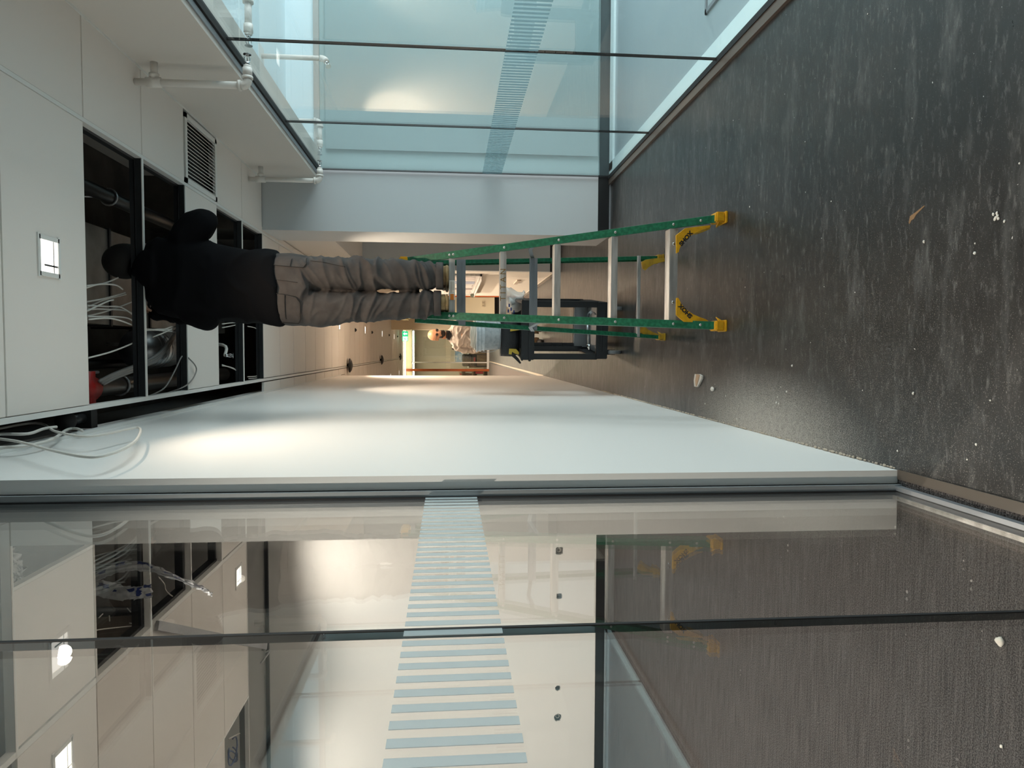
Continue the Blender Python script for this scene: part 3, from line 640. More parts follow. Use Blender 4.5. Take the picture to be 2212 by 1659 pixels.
# body: one continuous skin of legs, trunk, arms, neck, head, hands
def human(limbs, voxel, disp=None):
    mb = MB()
    for l in limbs: mb.tube(smooth_path([q[:3] for q in l], 6), [r for i in range(len(l) - 1) for r in [l[i][3] * (1 - k / 6) + l[i + 1][3] * k / 6 for k in range(6)]] + [l[-1][3]], 20)
    return mb
LH, RH = V((.255, 4.30, 2.40)), V((.435, 4.30, 2.40))
body_mb = human([
    [(.285, 4.33, Z5 + .06, .045), (.285, 4.33, 1.72, .045), (.275, 4.33, 1.85, .055), (.265, 4.31, 2.0, .058), (.262, 4.30, 2.2, .075), (.27, 4.30, 2.42, .085)],
    [(.435, 4.33, Z5 + .06, .045), (.440, 4.33, 1.72, .045), (.450, 4.33, 1.85, .055), (.452, 4.31, 2.0, .058), (.448, 4.30, 2.2, .075), (.43, 4.30, 2.42, .085)],
    [(.35, 4.30, 2.42, .13), (.355, 4.29, 2.58, .12), (.37, 4.29, 2.78, .13), (.385, 4.29, 2.95, .14), (.40, 4.30, 3.08, .11), (.43, 4.31, 3.17, .06), (.455, 4.32, 3.22, .055), (.485, 4.33, 3.27, .06)],
    [(.27, 4.30, 3.05, .055), (.22, 4.27, 2.98, .05), (.17, 4.30, 2.90, .042), (.20, 4.42, 3.05, .038), (.22, 4.52, 3.22, .032)],
    [(.53, 4.30, 3.06, .055), (.62, 4.27, 3.01, .05), (.705, 4.28, 2.92, .044), (.68, 4.40, 3.06, .038), (.62, 4.50, 3.24, .032)]], .012)
def head_mb(mb, c, s, yaw=0., pitch=0.):       # head facing +y before turning: cranium, jaw, nose, ears, brow
    R_ = Matrix.Rotation(yaw, 3, 'Z') @ Matrix.Rotation(pitch, 3, 'X'); c = V(c)
    def e(o, r, sc): 
        g = bmesh.ops.create_uvsphere(mb.bm, u_segments=20, v_segments=14, radius=r * s)
        for v in g['verts']: v.co = R_ @ (V((v.co.x * sc[0], v.co.y * sc[1], v.co.z * sc[2])) + V(o) * s) + c
    e((0, -.01, .03), .098, (.80, 1.0, .95)); e((0, .035, -.045), .066, (.82, .9, 1.05)); e((0, .055, -.095), .030, (1, .9, .8)); e((0, .098, -.02), .016, (.9, 1.0, 1.7)); e((0, .105, -.040), .014, (1.3, .9, .7))
    e((0, .080, .018), .03, (1.7, .5, .35)); e((0, .088, -.066), .014, (1.9, .5, .5)); e((.078, 0, -.01), .026, (.32, .75, 1.15)); e((-.078, 0, -.01), .026, (.32, .75, 1.15)); e((0, 0, -.11), .05, (1, 1, 1.4))
    return R_
def hand_mb(mb, c, d, u, s=1.0, curl=.5):      # palm and five unequal fingers; d along the fingers, u away from the palm's back
    c, d, u = V(c), V(d).normalized(), V(u).normalized(); w = d.cross(u).normalized()
    mb.loft([(c, .026 * s, .014 * s, w, u), (c + d * .03 * s, .036 * s, .015 * s, w, u), (c + d * .075 * s, .039 * s, .013 * s, w, u), (c + d * .088 * s, .034 * s, .010 * s, w, u)], 14)
    for i, (o, L, r) in enumerate(((-.031, .062, .0078), (-.011, .076, .0086), (.010, .080, .0088), (.030, .070, .0083))):
        p = c + d * .078 * s + w * o * s; pts = [p]
        for j in range(3): a = curl * (j + .6); p = p + (d * cos(a) - u * sin(a)) * L * s / 2.6; pts.append(p)
        mb.tube(smooth_path(pts, 3), r * s, 10)
    p = c + d * .022 * s + w * .030 * s; mb.tube(smooth_path([p, p + (d * .5 + w * .75 - u * .25) * .032 * s, p + (d * .9 + w * 1.0 - u * .5) * .050 * s, p + (d * 1.5 + w * 1.0 - u * .7) * .062 * s], 3), .0098 * s, 10)
HC = V((.510, 4.34, 3.345)); head_mb(body_mb, HC, 1.08, -.35, .25)
hand_mb(body_mb, (.22, 4.53, 3.25), (.1, .2, 1), (-1, 0, 0), 1, .5); hand_mb(body_mb, (.615, 4.51, 3.27), (-.1, .25, 1), (1, 0, 0), 1, .5)
body = link_mesh('person', fuse(body_mb, .009), M_SKIN, None, True)
tag(body, 'person in black hoodie and grey work trousers on the ladder, head inside the ceiling', 'person')
# hoodie
hm = MB()
hx = [(2.475, .355, .212, .160), (2.50, .355, .220, .168), (2.56, .358, .218, .166), (2.64, .365, .212, .158), (2.74, .378, .216, .158), (2.84, .392, .220, .160), (2.92, .400, .222, .160), (3.00, .405, .226, .158), (3.06, .408, .222, .150), (3.11, .415, .222, .135), (3.16, .420, .215, .120), (3.20, .425, .190, .100), (3.235, .435, .130, .085), (3.26, .446, .080, .075)]
hm.loft([((x, 4.285, z), rx, ry, V((1, 0, .10)) if z < 2.6 else V((1, 0, 0)), (0, 1, 0)) for z, x, rx, ry in hx], 40, 2.5)
def sleeve(mb, pts): mb.tube(smooth_path([q[:3] for q in pts], 6), [r for i in range(len(pts) - 1) for r in [pts[i][3] * (1 - k / 6) + pts[i + 1][3] * k / 6 for k in range(6)]] + [pts[-1][3]], 20)
sleeve(hm, [(.30, 4.30, 3.03, .095), (.235, 4.27, 2.97, .09), (.185, 4.27, 2.91, .080), (.175, 4.33, 2.925, .068), (.195, 4.42, 3.03, .060), (.215, 4.50, 3.17, .050), (.221, 4.525, 3.25, .045), (.224, 4.535, 3.31, .042)])
sleeve(hm, [(.50, 4.30, 3.05, .100), (.60, 4.27, 3.02, .095), (.685, 4.25, 2.955, .088), (.735, 4.26, 2.915, .076), (.715, 4.33, 2.945, .074), (.675, 4.42, 3.06, .062), (.625, 4.49, 3.20, .050), (.615, 4.51, 3.26, .045), (.612, 4.52, 3.32, .042)])
hm.loft([((.435, 4.235, 3.12), .12, .05), ((.440, 4.215, 3.16), .125, .075), ((.447, 4.215, 3.21), .105, .070), ((.455, 4.25, 3.27), .085, .065), ((.462, 4.28, 3.31), .075, .06)], 24)
hm.loft([((.44, 4.30, 3.16), .085, .085), ((.455, 4.315, 3.25), .078, .078), ((.462, 4.32, 3.30), .080, .082)], 24)
hood = link_mesh('hoodie', fuse(hm, .010, lambda p: ridged(p, (4.5, 4.5, 7), .008, 3), 4), M_HOOD, body, True)
hat = MB(); g = bmesh.ops.create_uvsphere(hat.bm, u_segments=28, v_segments=18, radius=.118)
for v in g['verts']: v.co = Matrix.Rotation(-.35, 3, 'Z') @ (Matrix.Rotation(.25, 3, 'X') @ V((v.co.x * .86, v.co.y * 1.04, max(v.co.z, -.03 if v.co.y > .03 else -.11) * 1.02 + .03))) + HC
hat.build('hair', mat('dark_hair', (.008, .006, .005), .8), body, True)
# trousers
tm = MB()
tm.loft([((.345, 4.295, 2.30), .150, .115), ((.347, 4.295, 2.34), .205, .140), ((.350, 4.290, 2.42), .212, .150), ((.353, 4.288, 2.50), .206, .150), ((.355, 4.288, 2.56), .200, .145)], 48, 2.6)
def leg(mb, P_): mb.loft([((x, y, z), rx, ry) for x, y, z, rx, ry in P_], 36, 2.2)
leg(tm, [(.283, 4.335, 1.560, .066, .072), (.283, 4.335, 1.60, .067, .074), (.278, 4.332, 1.65, .074, .080), (.272, 4.328, 1.72, .080, .084), (.263, 4.320, 1.80, .083, .088), (.258, 4.315, 1.90, .080, .090), (.255, 4.308, 2.00, .084, .094), (.250, 4.30, 2.10, .092, .104), (.245, 4.298, 2.20, .103, .116), (.247, 4.295, 2.30, .112, .128), (.255, 4.292, 2.38, .110, .135), (.27, 4.292, 2.46, .11, .13)])
leg(tm, [(.447, 4.335, 1.545, .072, .074), (.447, 4.335, 1.59, .073, .076), (.446, 4.332, 1.64, .080, .084), (.448, 4.328, 1.71, .090, .088), (.452, 4.320, 1.80, .094, .092), (.452, 4.315, 1.90, .088, .092), (.450, 4.308, 2.00, .094, .096), (.447, 4.30, 2.10, .096, .104), (.446, 4.298, 2.20, .100, .114), (.446, 4.295, 2.30, .104, .124), (.442, 4.292, 2.38, .108, .132), (.43, 4.292, 2.46, .11, .13)])
def tdisp(p):
    k = max(0., 1 - abs(p.z - 1.98) / .22); c = max(0., 1 - abs(p.z - 1.64) / .16); h = max(0., 1 - abs(p.z - 2.27) / .12)
    s = .22 + k * 1.0 + c * 1.2 + h * .45
    if p.z > 2.33: s *= max(.15, 1 - (p.z - 2.33) / .06)
    w_ = noise.noise_vector(V((p.x * 5, p.y * 5, p.z * 4))) * .035; cxl = .26 if p.x < .35 else .45; tilt = V((p.x, p.y, p.z + (p.x - cxl) * (.45 if p.x < .35 else -.45))) + w_
    return ridged(tilt, (3.5, 3.5, 9.5), .0105 * s, 5.3) + ridged(tilt, (6, 6, 19), .0048 * s, 1.7)
tme = fuse(tm, .0065, tdisp, 3); trs = link_mesh('trousers', tme, M_TROUS, body, True)
bvh = BVHTree.FromPolygons([v.co.copy() for v in tme.vertices], [tuple(p.vertices) for p in tme.polygons])
def hit(x, z, off=.003):
    r = bvh.ray_cast(V((x, 3.5, z)), V((0, 1, 0))); return V((x, (r[0].y if r[0] else 4.16) - off, z))
def patch(outline, name, m, parent, off=.0035, n=18):      # cloth patch laid on the trousers inside a pixel outline
    pts = [P('y', 4.16, *q) for q in outline]; pts = [V((p.x, 0, p.z)) for p in pts]; xs = [p.x for p in pts]; zs = [p.z for p in pts]
    bm = bmesh.new(); vs = {}
    def inside(x, z):
        c = False
        for i in range(len(pts)):
            a, b = pts[i - 1], pts[i]
            if (a.z > z) != (b.z > z) and x < (b.x - a.x) * (z - a.z) / (b.z - a.z) + a.x: c = not c
        return c
    N_ = 40; dx = (max(xs) - min(xs)) / N_; dz = (max(zs) - min(zs)) / N_
    for i in range(N_):
        for j in range(N_):
            x = min(xs) + (i + .5) * dx; z = min(zs) + (j + .5) * dz
            if inside(x, z):
                f = []
                for a, b in ((0, 0), (1, 0), (1, 1), (0, 1)):
                    k = (i + a, j + b)
                    if k not in vs: vs[k] = bm.verts.new(hit(min(xs) + k[0] * dx, min(zs) + k[1] * dz, off))
                    f.append(vs[k])
                bm.faces.new(f)
    me = bpy.data.meshes.new(name); bm.to_mesh(me); bm.free(); o = link_mesh(name, me, m, parent, True); md = o.modifiers.new('s', 'SOLIDIFY'); md.thickness = .0022; return o
def seam(px, name, m, parent, r=.0019, off=.004):
    a = [P('y', 4.16, *q) for q in px]; pts = []
    for p, q in zip(a, a[1:]):
        for k in range(8): s_ = p.lerp(q, k / 8); pts.append(hit(s_.x, s_.z, off))
    MB().tube(pts, r, 6).build(name, m, parent, True)
M_SEAM2 = mat('dark_stitching', (.012, .011, .010), .9); M_STL = mat('worn_stitching', (.22, .19, .17), .9)
pk = patch([(578, 634), (577, 694), (600, 696), (640, 699), (648, 690), (649, 655), (640, 643), (615, 637)], 'back_pocket', M_TROUS, trs)
pk2 = patch([(588, 556), (587, 573), (626, 577), (655, 578), (661, 570), (658, 553), (640, 551), (610, 552)], 'back_pocket', M_TROUS, trs)
for px in ([(578, 634), (615, 637), (640, 643), (649, 655), (648, 690), (640, 699), (600, 697), (577, 694)], [(617, 638), (616, 697)], [(590, 635), (589, 695)]):
    seam(px, 'pocket_seam', M_SEAM2, pk, off=.0075)
for px in ([(587, 573), (626, 577), (655, 578), (661, 570), (658, 555)], [(627, 577), (629, 556)]): seam(px, 'pocket_seam', M_SEAM2, pk2, off=.0075)
seam([(584, 604), (610, 607), (648, 612)], 'back_seam', M_SEAM2, trs, .0014, .002)
seam([(668, 562), (700, 566), (750, 577)], 'side_seam', M_SEAM2, trs, .0013, .002)
def cuff(cx, cy, z0, z1, rx, ry):
    MB().loft([((cx, cy, z0), rx + .003, ry + .003), ((cx, cy, z0 + .006), rx + .006, ry + .006), ((cx, cy, z1 - .004), rx + .006, ry + .006), ((cx, cy, z1), rx + .002, ry + .002)], 36, 2.2, False).build('cuff_hem', M_TROUS, trs, True, solid=.003)
cuff(.283, 4.335, 1.548, 1.592, .069, .075); cuff(.447, 4.335, 1.535, 1.578, .075, .077)
def boot(cx, ang, z=Z5, s=1.0, cy=4.362):
    R_ = Matrix.Rotation(ang, 3, 'Z')
    def T(p): return R_ @ V(p) + V((cx, cy, z))
    mb = MB()
    rows = [(-.085, .032, .02), (-.07, .042, .035), (0, .043, .04), (.08, .047, .04), (.15, .050, .035), (.19, .040, .03), (.205, .02, .02)]
    secs = []
    for y_, w, _ in rows: secs.append((T((0, y_, .012)), w, .012, R_ @ V((1, 0, 0)), V((0, 0, 1))))
    sole = MB().loft(secs, 20, 3).build('boot', M_SOLE, body, True); 
    up = MB(); up.loft([(T((0, .02, .02)), .042, .10, R_ @ V((1, 0, 0)), R_ @ V((0, 1, 0))), (T((0, .02, .045)), .043, .10, R_ @ V((1, 0, 0)), R_ @ V((0, 1, 0))), (T((0, -.005, .075)), .041, .074, R_ @ V((1, 0, 0)), R_ @ V((0, 1, 0))), (T((0, -.028, .11)), .042, .050, R_ @ V((1, 0, 0)), R_ @ V((0, 1, 0))), (T((0, -.028, .16)), .044, .052, R_ @ V((1, 0, 0)), R_ @ V((0, 1, 0)))], 24, 2.2)
    up.loft([(T((0, .06, .045)), .044, .035, R_ @ V((1, 0, 0)), V((0, 0, 1))), (T((0, .12, .04)), .046, .032, R_ @ V((1, 0, 0)), V((0, 0, 1))), (T((0, .18, .032)), .034, .022, R_ @ V((1, 0, 0)), V((0, 0, 1)))], 20)
    up.build('boot_upper', M_BOOT, sole, True)
    MB().loft([(T((0, -.035, .022)), .045, .056, R_ @ V((1, 0, 0)), R_ @ V((0, 1, 0))), (T((0, -.034, .050)), .0445, .055, R_ @ V((1, 0, 0)), R_ @ V((0, 1, 0))), (T((0, -.032, .072)), .0425, .053, R_ @ V((1, 0, 0)), R_ @ V((0, 1, 0)))], 24).build('heel_counter', M_SOLE, sole, True)
    return sole
boot(.287, .10); boot(.452, .25)
# he stands a little forward on the fifth step, shins clear of the top cap
PM = Matrix.Translation((.342, 4.18, Z5)) @ Matrix.Scale(.972, 4) @ Matrix.Translation((-.350, -4.30, -Z5))
def walk(o):
    o.data.transform(PM)
    for c in [q for q in bpy.data.objects if q.parent == o]: walk(c)
walk(body)

# ------------------------------------------------------------------ ceiling void: duct, pipes, coupling, conduit
t = thing('air_duct', 'dark rectangular sheet metal duct above the open ceiling panels', 'duct', (.44, 4.8, 3.6))
MB().box((.15, 3.2, 3.60), (.735, 6.9, 3.98)).build('duct_body', mat('duct_steel', (.20, .175, .155), .45, metal=.5, var=(5, (.30, .27, .24), 1)), t)
for yy in (3.50, 4.05, 4.62, 5.2, 5.8): MB().box((.14, yy, 3.588), (.745, yy + .022, 3.99)).build('duct_flange', M_DARKSTEEL, t)
t = thing('sprinkler_main', 'black steel pipe above the open panels, right of the duct', 'pipe', (.86, 4.8, 3.42))
MB().cyl((.86, 2.9, 3.42), (.86, 6.5, 3.42), .038).build('pipe', mat('black_pipe', (.03, .028, .027), .35, metal=.5), t, True)
for yy in (3.56, 4.25): MB().tube([(.86 + .046 * cos(a * .4), yy, 3.42 + .046 * sin(a * .4)) for a in range(17)], .006, 8).cyl((.86, yy, 3.46), (.86, yy, TOP), .005, seg=8).build('pipe_clamp', M_GALV, t, True)
t = thing('strut_channel', 'dark steel strut crossing above the nearest open panel', 'strut', (1.0, 3.52, 3.5))
MB().box((.80, 3.50, 3.50), (1.45, 3.54, 3.54)).build('channel', M_DARKSTEEL, t); MB().box((1.05, 3.5, 3.54), (1.09, 3.54, TOP)).build('hanger', M_DARKSTEEL, t)
t = thing('steel_main', 'thick dark steel pipe with red coupling above the openings beside the wall', 'pipe', (-.22, 4.5, 3.45))
pm = mat('steel_pipe', (.13, .115, .105), .28, metal=.85)
MB().cyl((-.215, 2.4, 3.46), (-.215, 6.4, 3.46), .052).build('pipe', pm, t, True)
cpl = MB().cyl((-.215, 3.92, 3.46), (-.215, 4.04, 3.46), .078).cyl((-.215, 3.89, 3.46), (-.215, 3.92, 3.46), .062).cyl((-.215, 4.04, 3.46), (-.215, 4.08, 3.46), .066).box((-.31, 3.95, 3.40), (-.12, 4.01, 3.44)).build('coupling', M_RED, t, True)
for s in (-1, 1): MB().cyl((-.215 + s * .088, 3.94, 3.42), (-.215 + s * .088, 4.08, 3.42), .009, seg=8).build('coupling_bolt', M_GALV, cpl, True)
MB().tube([(-.215 + .058 * cos(a * .4), 4.42, 3.46 + .058 * sin(a * .4)) for a in range(17)], .008, 8).build('pipe_clamp', M_GALV, t, True)
tag(MB().cyl((-.10, 4.3, 3.80), (-.10, 6.4, 3.80), .030).build('branch_pipe', pm, None, True), 'thinner dark steel pipe above the thick one with red coupling', 'pipe')
t = thing('round_duct', 'ribbed silver round duct end behind the conduit bundle', 'duct', (.02, 4.95, 3.5))
MB().cyl((-.0, 4.86, 3.52), (-.0, 5.5, 3.60), .13, seg=32).build('duct_body', M_GALV, t, True)
for k in range(4): MB().tube([(.132 * cos(a * .3), 4.9 + k * .09, 3.525 + k * .011 + .132 * sin(a * .3)) for a in range(22)], .004, 6).build('duct_rib', M_GALV, t, True)
# flexible grey conduits
def cable(name, pts, r, m, label, group=None, cat='cable'): return tag(MB().tube(smooth_path(pts, 7), r, 8).build(name, m, None, True), label, cat, group)
cbn = thing('conduit_bundle', 'bundle of three grey flexible conduits running diagonally through the openings', 'conduit', (.1, 4, 3.3))
for k in range(3):
    pts = [P('z', 3.36, 214 + k * 4, 824 + k * 3), P('z', 3.34, 250, 806 + k * 5), P('z', 3.33, 300, 786 + k * 5), P('z', 3.32, 345, 762 + k * 5), P('z', 3.34, 380, 716 + k * 3), P('z', 3.5, 385, 690)]
    MB().tube(smooth_path(pts, 7), .010, 8).build('conduit', mat('grey_conduit', (.30, .29, .28), .4, metal=.5), cbn, True)
ORD = 'first second third fourth fifth sixth seventh eighth ninth'.split()
G1 = 'white cables hanging in the nearest opening'
lst = [[(186, 622), (215, 614), (250, 616), (265, 625)], [(187, 617), (225, 612), (255, 600)], [(187, 652), (225, 645), (270, 632)], [(187, 664), (225, 648), (272, 636)], [(188, 672), (230, 652), (245, 648)], [(189, 660), (230, 662), (262, 664), (292, 684)], [(189, 668), (230, 668), (275, 672), (300, 690)],
       [(190, 682), (225, 674), (270, 658), (312, 640), (311, 632), (298, 640), (285, 652)], [(190, 684), (240, 684), (275, 687), (290, 696)], [(191, 690), (240, 688), (285, 702), (307, 716), (308, 728), (285, 742), (240, 760), (191, 773)]]
for i, l in enumerate(lst):
    zz = 3.30 + .02 * (i % 4)
    cable('data_cable', [P('z', zz if i != 9 else 3.24, *q) for q in l], .0042, M_CABLE, 'thin white data cable in the nearest opening, %s counting away from the head' % ORD[i] if i < 9 else 'long white data cable sweeping round behind the tee bar', G1 if i < 9 else None)
G2 = 'grey cables in the second opening'
for i, l in enumerate([[(313, 710), (350, 712), (372, 706), (393, 708)], [(313, 713), (350, 714), (385, 720), (393, 738)], [(330, 728), (360, 716), (385, 700), (370, 696)], [(318, 712), (365, 712), (390, 722), (392, 745)]]):
    cable('data_cable', [P('z', 3.26, *q) for q in l], .004, M_CABLE, 'thin cable looping near the elbow in the second opening, %s from the wall side' % ('third', 'first', 'fourth', 'second')[i], G2)
cable('loop_cable', [P('z', 3.20, *q) for q in [(316, 858), (355, 838), (378, 800), (395, 768)]] + [P('z', 3.155, *q) for q in [(412, 778), (424, 795), (420, 812), (408, 828), (392, 838)]] + [P('z', 3.22, *q) for q in [(365, 848), (330, 860), (305, 862)]], .0042, M_CABLED, 'dark thin cable looping below the single white panel between the openings')
for i, l in enumerate([[(480, 700), (505, 697), (522, 699)], [(480, 708), (505, 703), (524, 698)], [(480, 790), (505, 796), (520, 815)], [(480, 788), (510, 800), (522, 818), (516, 826), (495, 830)], [(535, 705), (550, 708), (560, 715)], [(535, 814), (555, 812), (568, 802)], [(537, 818), (555, 816), (568, 806)]]):
    cable('data_cable', [P('z', 3.23, *q) for q in l], .0042, M_CABLE, 'thin white cable in the far pair of openings, %s' % ('upper of two by the torso', 'lower of two by the torso', 'short curve near the wall', 'long curl near the wall', 'by the trouser waist', 'upper short one in the last opening', 'lower short one in the last opening')[i], 'cables in the far openings')
t = thing('pendent_sprinkler', 'loose chrome sprinkler head in the far opening above the corridor', 'sprinkler', P('z', 3.24, 486, 770))
a = P('z', 3.28, 481, 745); b = P('z', 3.22, 486, 768); MB().tube(smooth_path([a + V((0, .1, TOP - a.z)), a + V((0, .12, .35)), a, b], 5), .012, 10).build('hose', M_WHITEP, t, True); spr_head(t, b, (0, .3, -1))
# cables hanging out of the slot beside the wall
cable('loose_cable', [(-.33, 2.30, 3.25)] + [P('x', -.335, *q) for q in [(60, 915), (120, 932), (178, 943), (235, 936), (290, 924), (303, 927), (301, 940), (290, 955), (262, 972), (215, 986), (170, 985), (100, 970), (45, 955), (0, 948)]], .0052, M_CABLE, 'white cable hanging in a long loop against the partition wall')
cable('loose_cable', [P('x', -.33, -60, 945), P('x', -.33, 0, 938), P('x', -.33, 60, 937), P('x', -.33, 95, 926), P('x', -.33, 122, 922)], .006, M_CABLE, 'cut white cable end poking out beside the tee bar, shorter one')
cable('loose_cable', [P('x', -.36, -60, 972), P('x', -.36, 0, 967), P('x', -.36, 55, 963), P('x', -.36, 110, 950), P('x', -.36, 145, 928), P('x', -.36, 165, 926), P('x', -.36, 178, 931)], .006, M_CABLE, 'cut white cable end curling down beside the partition, longer one')
t = thing('ball_valve', 'black valve and hanger bracket above the slot beside the wall', 'valve', (-.33, 3.2, 3.3))
c = P('z', 3.26, 142, 910); MB().sphere(c, .045, 20).build('valve_body', M_BLACK, t, True); MB().cyl(c + V((0, .03, 0)), c + V((0, .16, 0)), .022).build('valve_stem', M_DARKSTEEL, t, True); MB().box(c + V((-.05, .15, -.04)), c + V((.06, .21, .05))).build('bracket', M_BLACK, t)

# ------------------------------------------------------------------ openings of the left room
M_POLY = plastic_sheet_mat('clear_polythene', (.75, .78, .82), .5); M_INK = mat('blue_print', (.012, .035, .19), .5)
def sheet(name, mid, wid, m, label, cat='plastic sheet', parent=None, amp=.012, seed=0):
    mid = smooth_path(mid, 7); rows = []
    for i, p in enumerate(mid):
        w = wid[min(int(i / 7), len(wid) - 1)] * (1 + .25 * noise.noise(V((i * .3, seed, 0)))); row = []
        for k in range(9):
            s = k / 8 - .5; row.append(p + V((w * s, amp * 2 * noise.noise(V((i * .5, k * .8, seed))), amp * noise.noise(V((i * .7, k * .9 + 5, seed))))))
        rows.append(row)
    o = MB().grid(rows).build(name, m, parent, True, solid=.0015)
    if not parent: tag(o, label, cat)
    return o, rows
s1, r1 = sheet('polythene_strip', [V((-1.30, 3.7, TOP))] + [P('y', 3.7, *q) for q in [(120, 1275), (200, 1250), (240, 1232), (285, 1222), (330, 1228), (380, 1248), (430, 1268), (458, 1284)]], [.05, .05, .045, .05, .05, .035, .02], M_POLY, 'long torn clear plastic strip with blue print hanging in the left room opening', amp=.018)
s2, r2 = sheet('polythene_bag', [V((-1.28, 3.75, TOP))] + [P('y', 3.75, *q) for q in [(120, 1280), (200, 1270), (235, 1276), (270, 1281), (300, 1280), (328, 1276)]], [.05, .07, .085, .085, .07], M_POLY, 'short clear plastic bag end with blue letters hanging in the left room opening', amp=.014, seed=4)
def ink(rows, i0, i1, k0, k1, parent, name='blue_print', lift=-.004):
    rr = [[p + V((0, lift, 0)) for p in row[k0:k1]] for row in rows[i0:i1]]
    MB().grid(rr).build(name, M_INK, parent, True)
for a in ((16, 20, 5, 8), (23, 27, 6, 9), (30, 36, 6, 9), (39, 44, 6, 8), (48, 52, 6, 8)): ink(r1, *a, s1)
for a in ((16, 22, 5, 8), (23, 26, 4, 6), (29, 33, 5, 8), (34, 37, 2, 8), (38, 43, 6, 9), (39, 43, 1, 4)): ink(r2, *a, s2)
sheet('crinkled_wrap', [P('z', 3.22, *q) for q in [(20, 1205), (32, 1225), (42, 1250), (48, 1285)]], [.12, .14, .16, .12], plastic_sheet_mat('silver_wrap', (.8, .8, .8), .75), 'crinkled silver wrap showing through the opening at the photo corner', 'plastic wrap', amp=.03, seed=9)
t = thing('fallen_strut', 'bent galvanised bar hanging from the left room ceiling to the back wall', 'strut', (-1.55, 4.1, 3.15))
a = V((-1.565, 4.12, 3.16)); b = P('y', 6.1, 572, 1396); c = P('y', 6.2, 552, 1432)
MB().extrude_profile([(-.026, 0), (.026, 0), (.026, .02), (-.026, .02)], a, b, (1, 0, 0)).build('bar', M_ALUD, t)
MB().tube(smooth_path([b, b + V((-.05, 0, .0)), P('y', 6.1, 583, 1405), P('y', 6.1, 575, 1418), P('y', 6.1, 563, 1432)], 4), .007, 8).box(b + V((-.03, -.02, -.012)), b + V((.012, .01, .022))).build('clip', M_GALV, t, True)
cable('data_cable', [P('z', 3.22, *q) for q in [(342, 1246), (355, 1262), (358, 1275), (372, 1288), (383, 1292)]], .004, M_CABLE, 'thin white twisted cable beside the plastic strip in the left room')
for i, l in enumerate([[(205, 1362), (230, 1358), (290, 1352)], [(213, 1335), (222, 1326)], [(275, 1314), (282, 1322)], [(236, 1330), (237, 1342)], [(280, 1346), (312, 1352)]]):
    cable('loose_wire', [P('z', 3.262, *q) for q in l], .003, M_CABLE, 'short pale wire in the dark left room opening, %s' % ('long straight one', 'shortest one by the edge', 'tilted one in the middle', 'upright one', 'one nearest the tee corner')[i], 'loose wires in the left room void')
t = thing('void_pipe', 'grey pipe crossing the dark left room opening', 'pipe', (-1.2, 4.4, 3.5))
MB().cyl(P('z', 3.5, 205, 1322), P('z', 3.5, 380, 1318), .028).cyl(P('z', 3.5, 290, 1320), P('z', 3.5, 290, 1320) + V((0, 0, .7)), .005).build('pipe', M_DARKSTEEL, t, True)
t = thing('cable_coil', 'blue and white cable coil in the opening at the photo corner', 'cable', P('z', 3.3, 508, 1630))
for k in range(3):
    c = P('z', 3.26 + .01 * k, 503, 1622 + 6 * k); MB().tube([c + V((.10 * cos(a * .45 + k), .12 * sin(a * .45), 0)) for a in range(13)], .006, 8).build('blue_cable', mat('blue_cable', (.03, .07, .2), .5), t, True)
MB().tube(smooth_path([P('z', 3.25, *q) for q in [(494, 1596), (506, 1590), (518, 1584), (530, 1582)]], 5), .006, 8).build('white_cable', M_CABLE, t, True)

# ------------------------------------------------------------------ cart with tool box, bucket and bags
CR_ = Matrix.Rotation(-.10, 3, 'Z'); CO = V((.175, 6.06, 0))
def cT(p): return CR_ @ V(p) + CO
cart = thing('utility_cart', 'black plastic two shelf utility cart behind the ladder', 'cart', CO)
def cbox(mb, lo, hi, bev=0):
    n0 = len(mb.bm.verts); mb.box(lo, hi, bev=bev); mb.bm.verts.ensure_lookup_table()
    for v in mb.bm.verts[n0:]: v.co = cT(v.co)
    return mb
W_, L_ = .245, .80
mb = MB(); cbox(mb, (-W_ - .008, -.01, .775), (W_ + .008, L_, .80)); 
for a, b in (((-W_ - .01, -.015, .77), (W_ + .01, .02, .885)), ((-W_ - .01, L_ - .03, .77), (W_ + .01, L_, .885)), ((-W_ - .01, -.01, .77), (-W_ + .02, L_, .885)), ((W_ - .02, -.01, .77), (W_ + .01, L_, .885))): cbox(mb, a, b, .008)
cbox(mb, (-W_ - .016, -.022, .865), (W_ + .016, .03, .885), .005); cbox(mb, (-W_ - .02, -.03, .80), (W_ + .02, .0, .822), .004); mb.build('top_shelf', M_BLACKP, cart)
mb = MB(); cbox(mb, (-W_, 0, .135), (W_, L_, .165))
for a, b in (((-W_, -.006, .13), (W_, .025, .232)), ((-W_, L_ - .025, .13), (W_, L_, .30)), ((-W_, 0, .13), (-W_ + .02, L_, .26)), ((W_ - .02, 0, .13), (W_, L_, .26))): cbox(mb, a, b, .006)
bs = mb.build('bottom_shelf', M_BLACKP, cart)
mb = MB()
for a, b in (((-.18, -.010, .175), (.05, -.006, .182)), ((-.12, -.010, .198), (.02, -.006, .203)), ((.07, -.010, .155), (.18, -.006, .162))): cbox(mb, a, b)
mb.build('shelf_rib', M_BLACK, bs)
mb = MB(); cbox(mb, (-W_ + .03, .03, .166), (W_ - .03, L_ - .06, .172)); cbox(mb, (-W_ + .03, L_ - .08, .17), (W_ - .03, L_ - .05, .30), .006); mb.build('inner_tray', M_GREYP, cart)
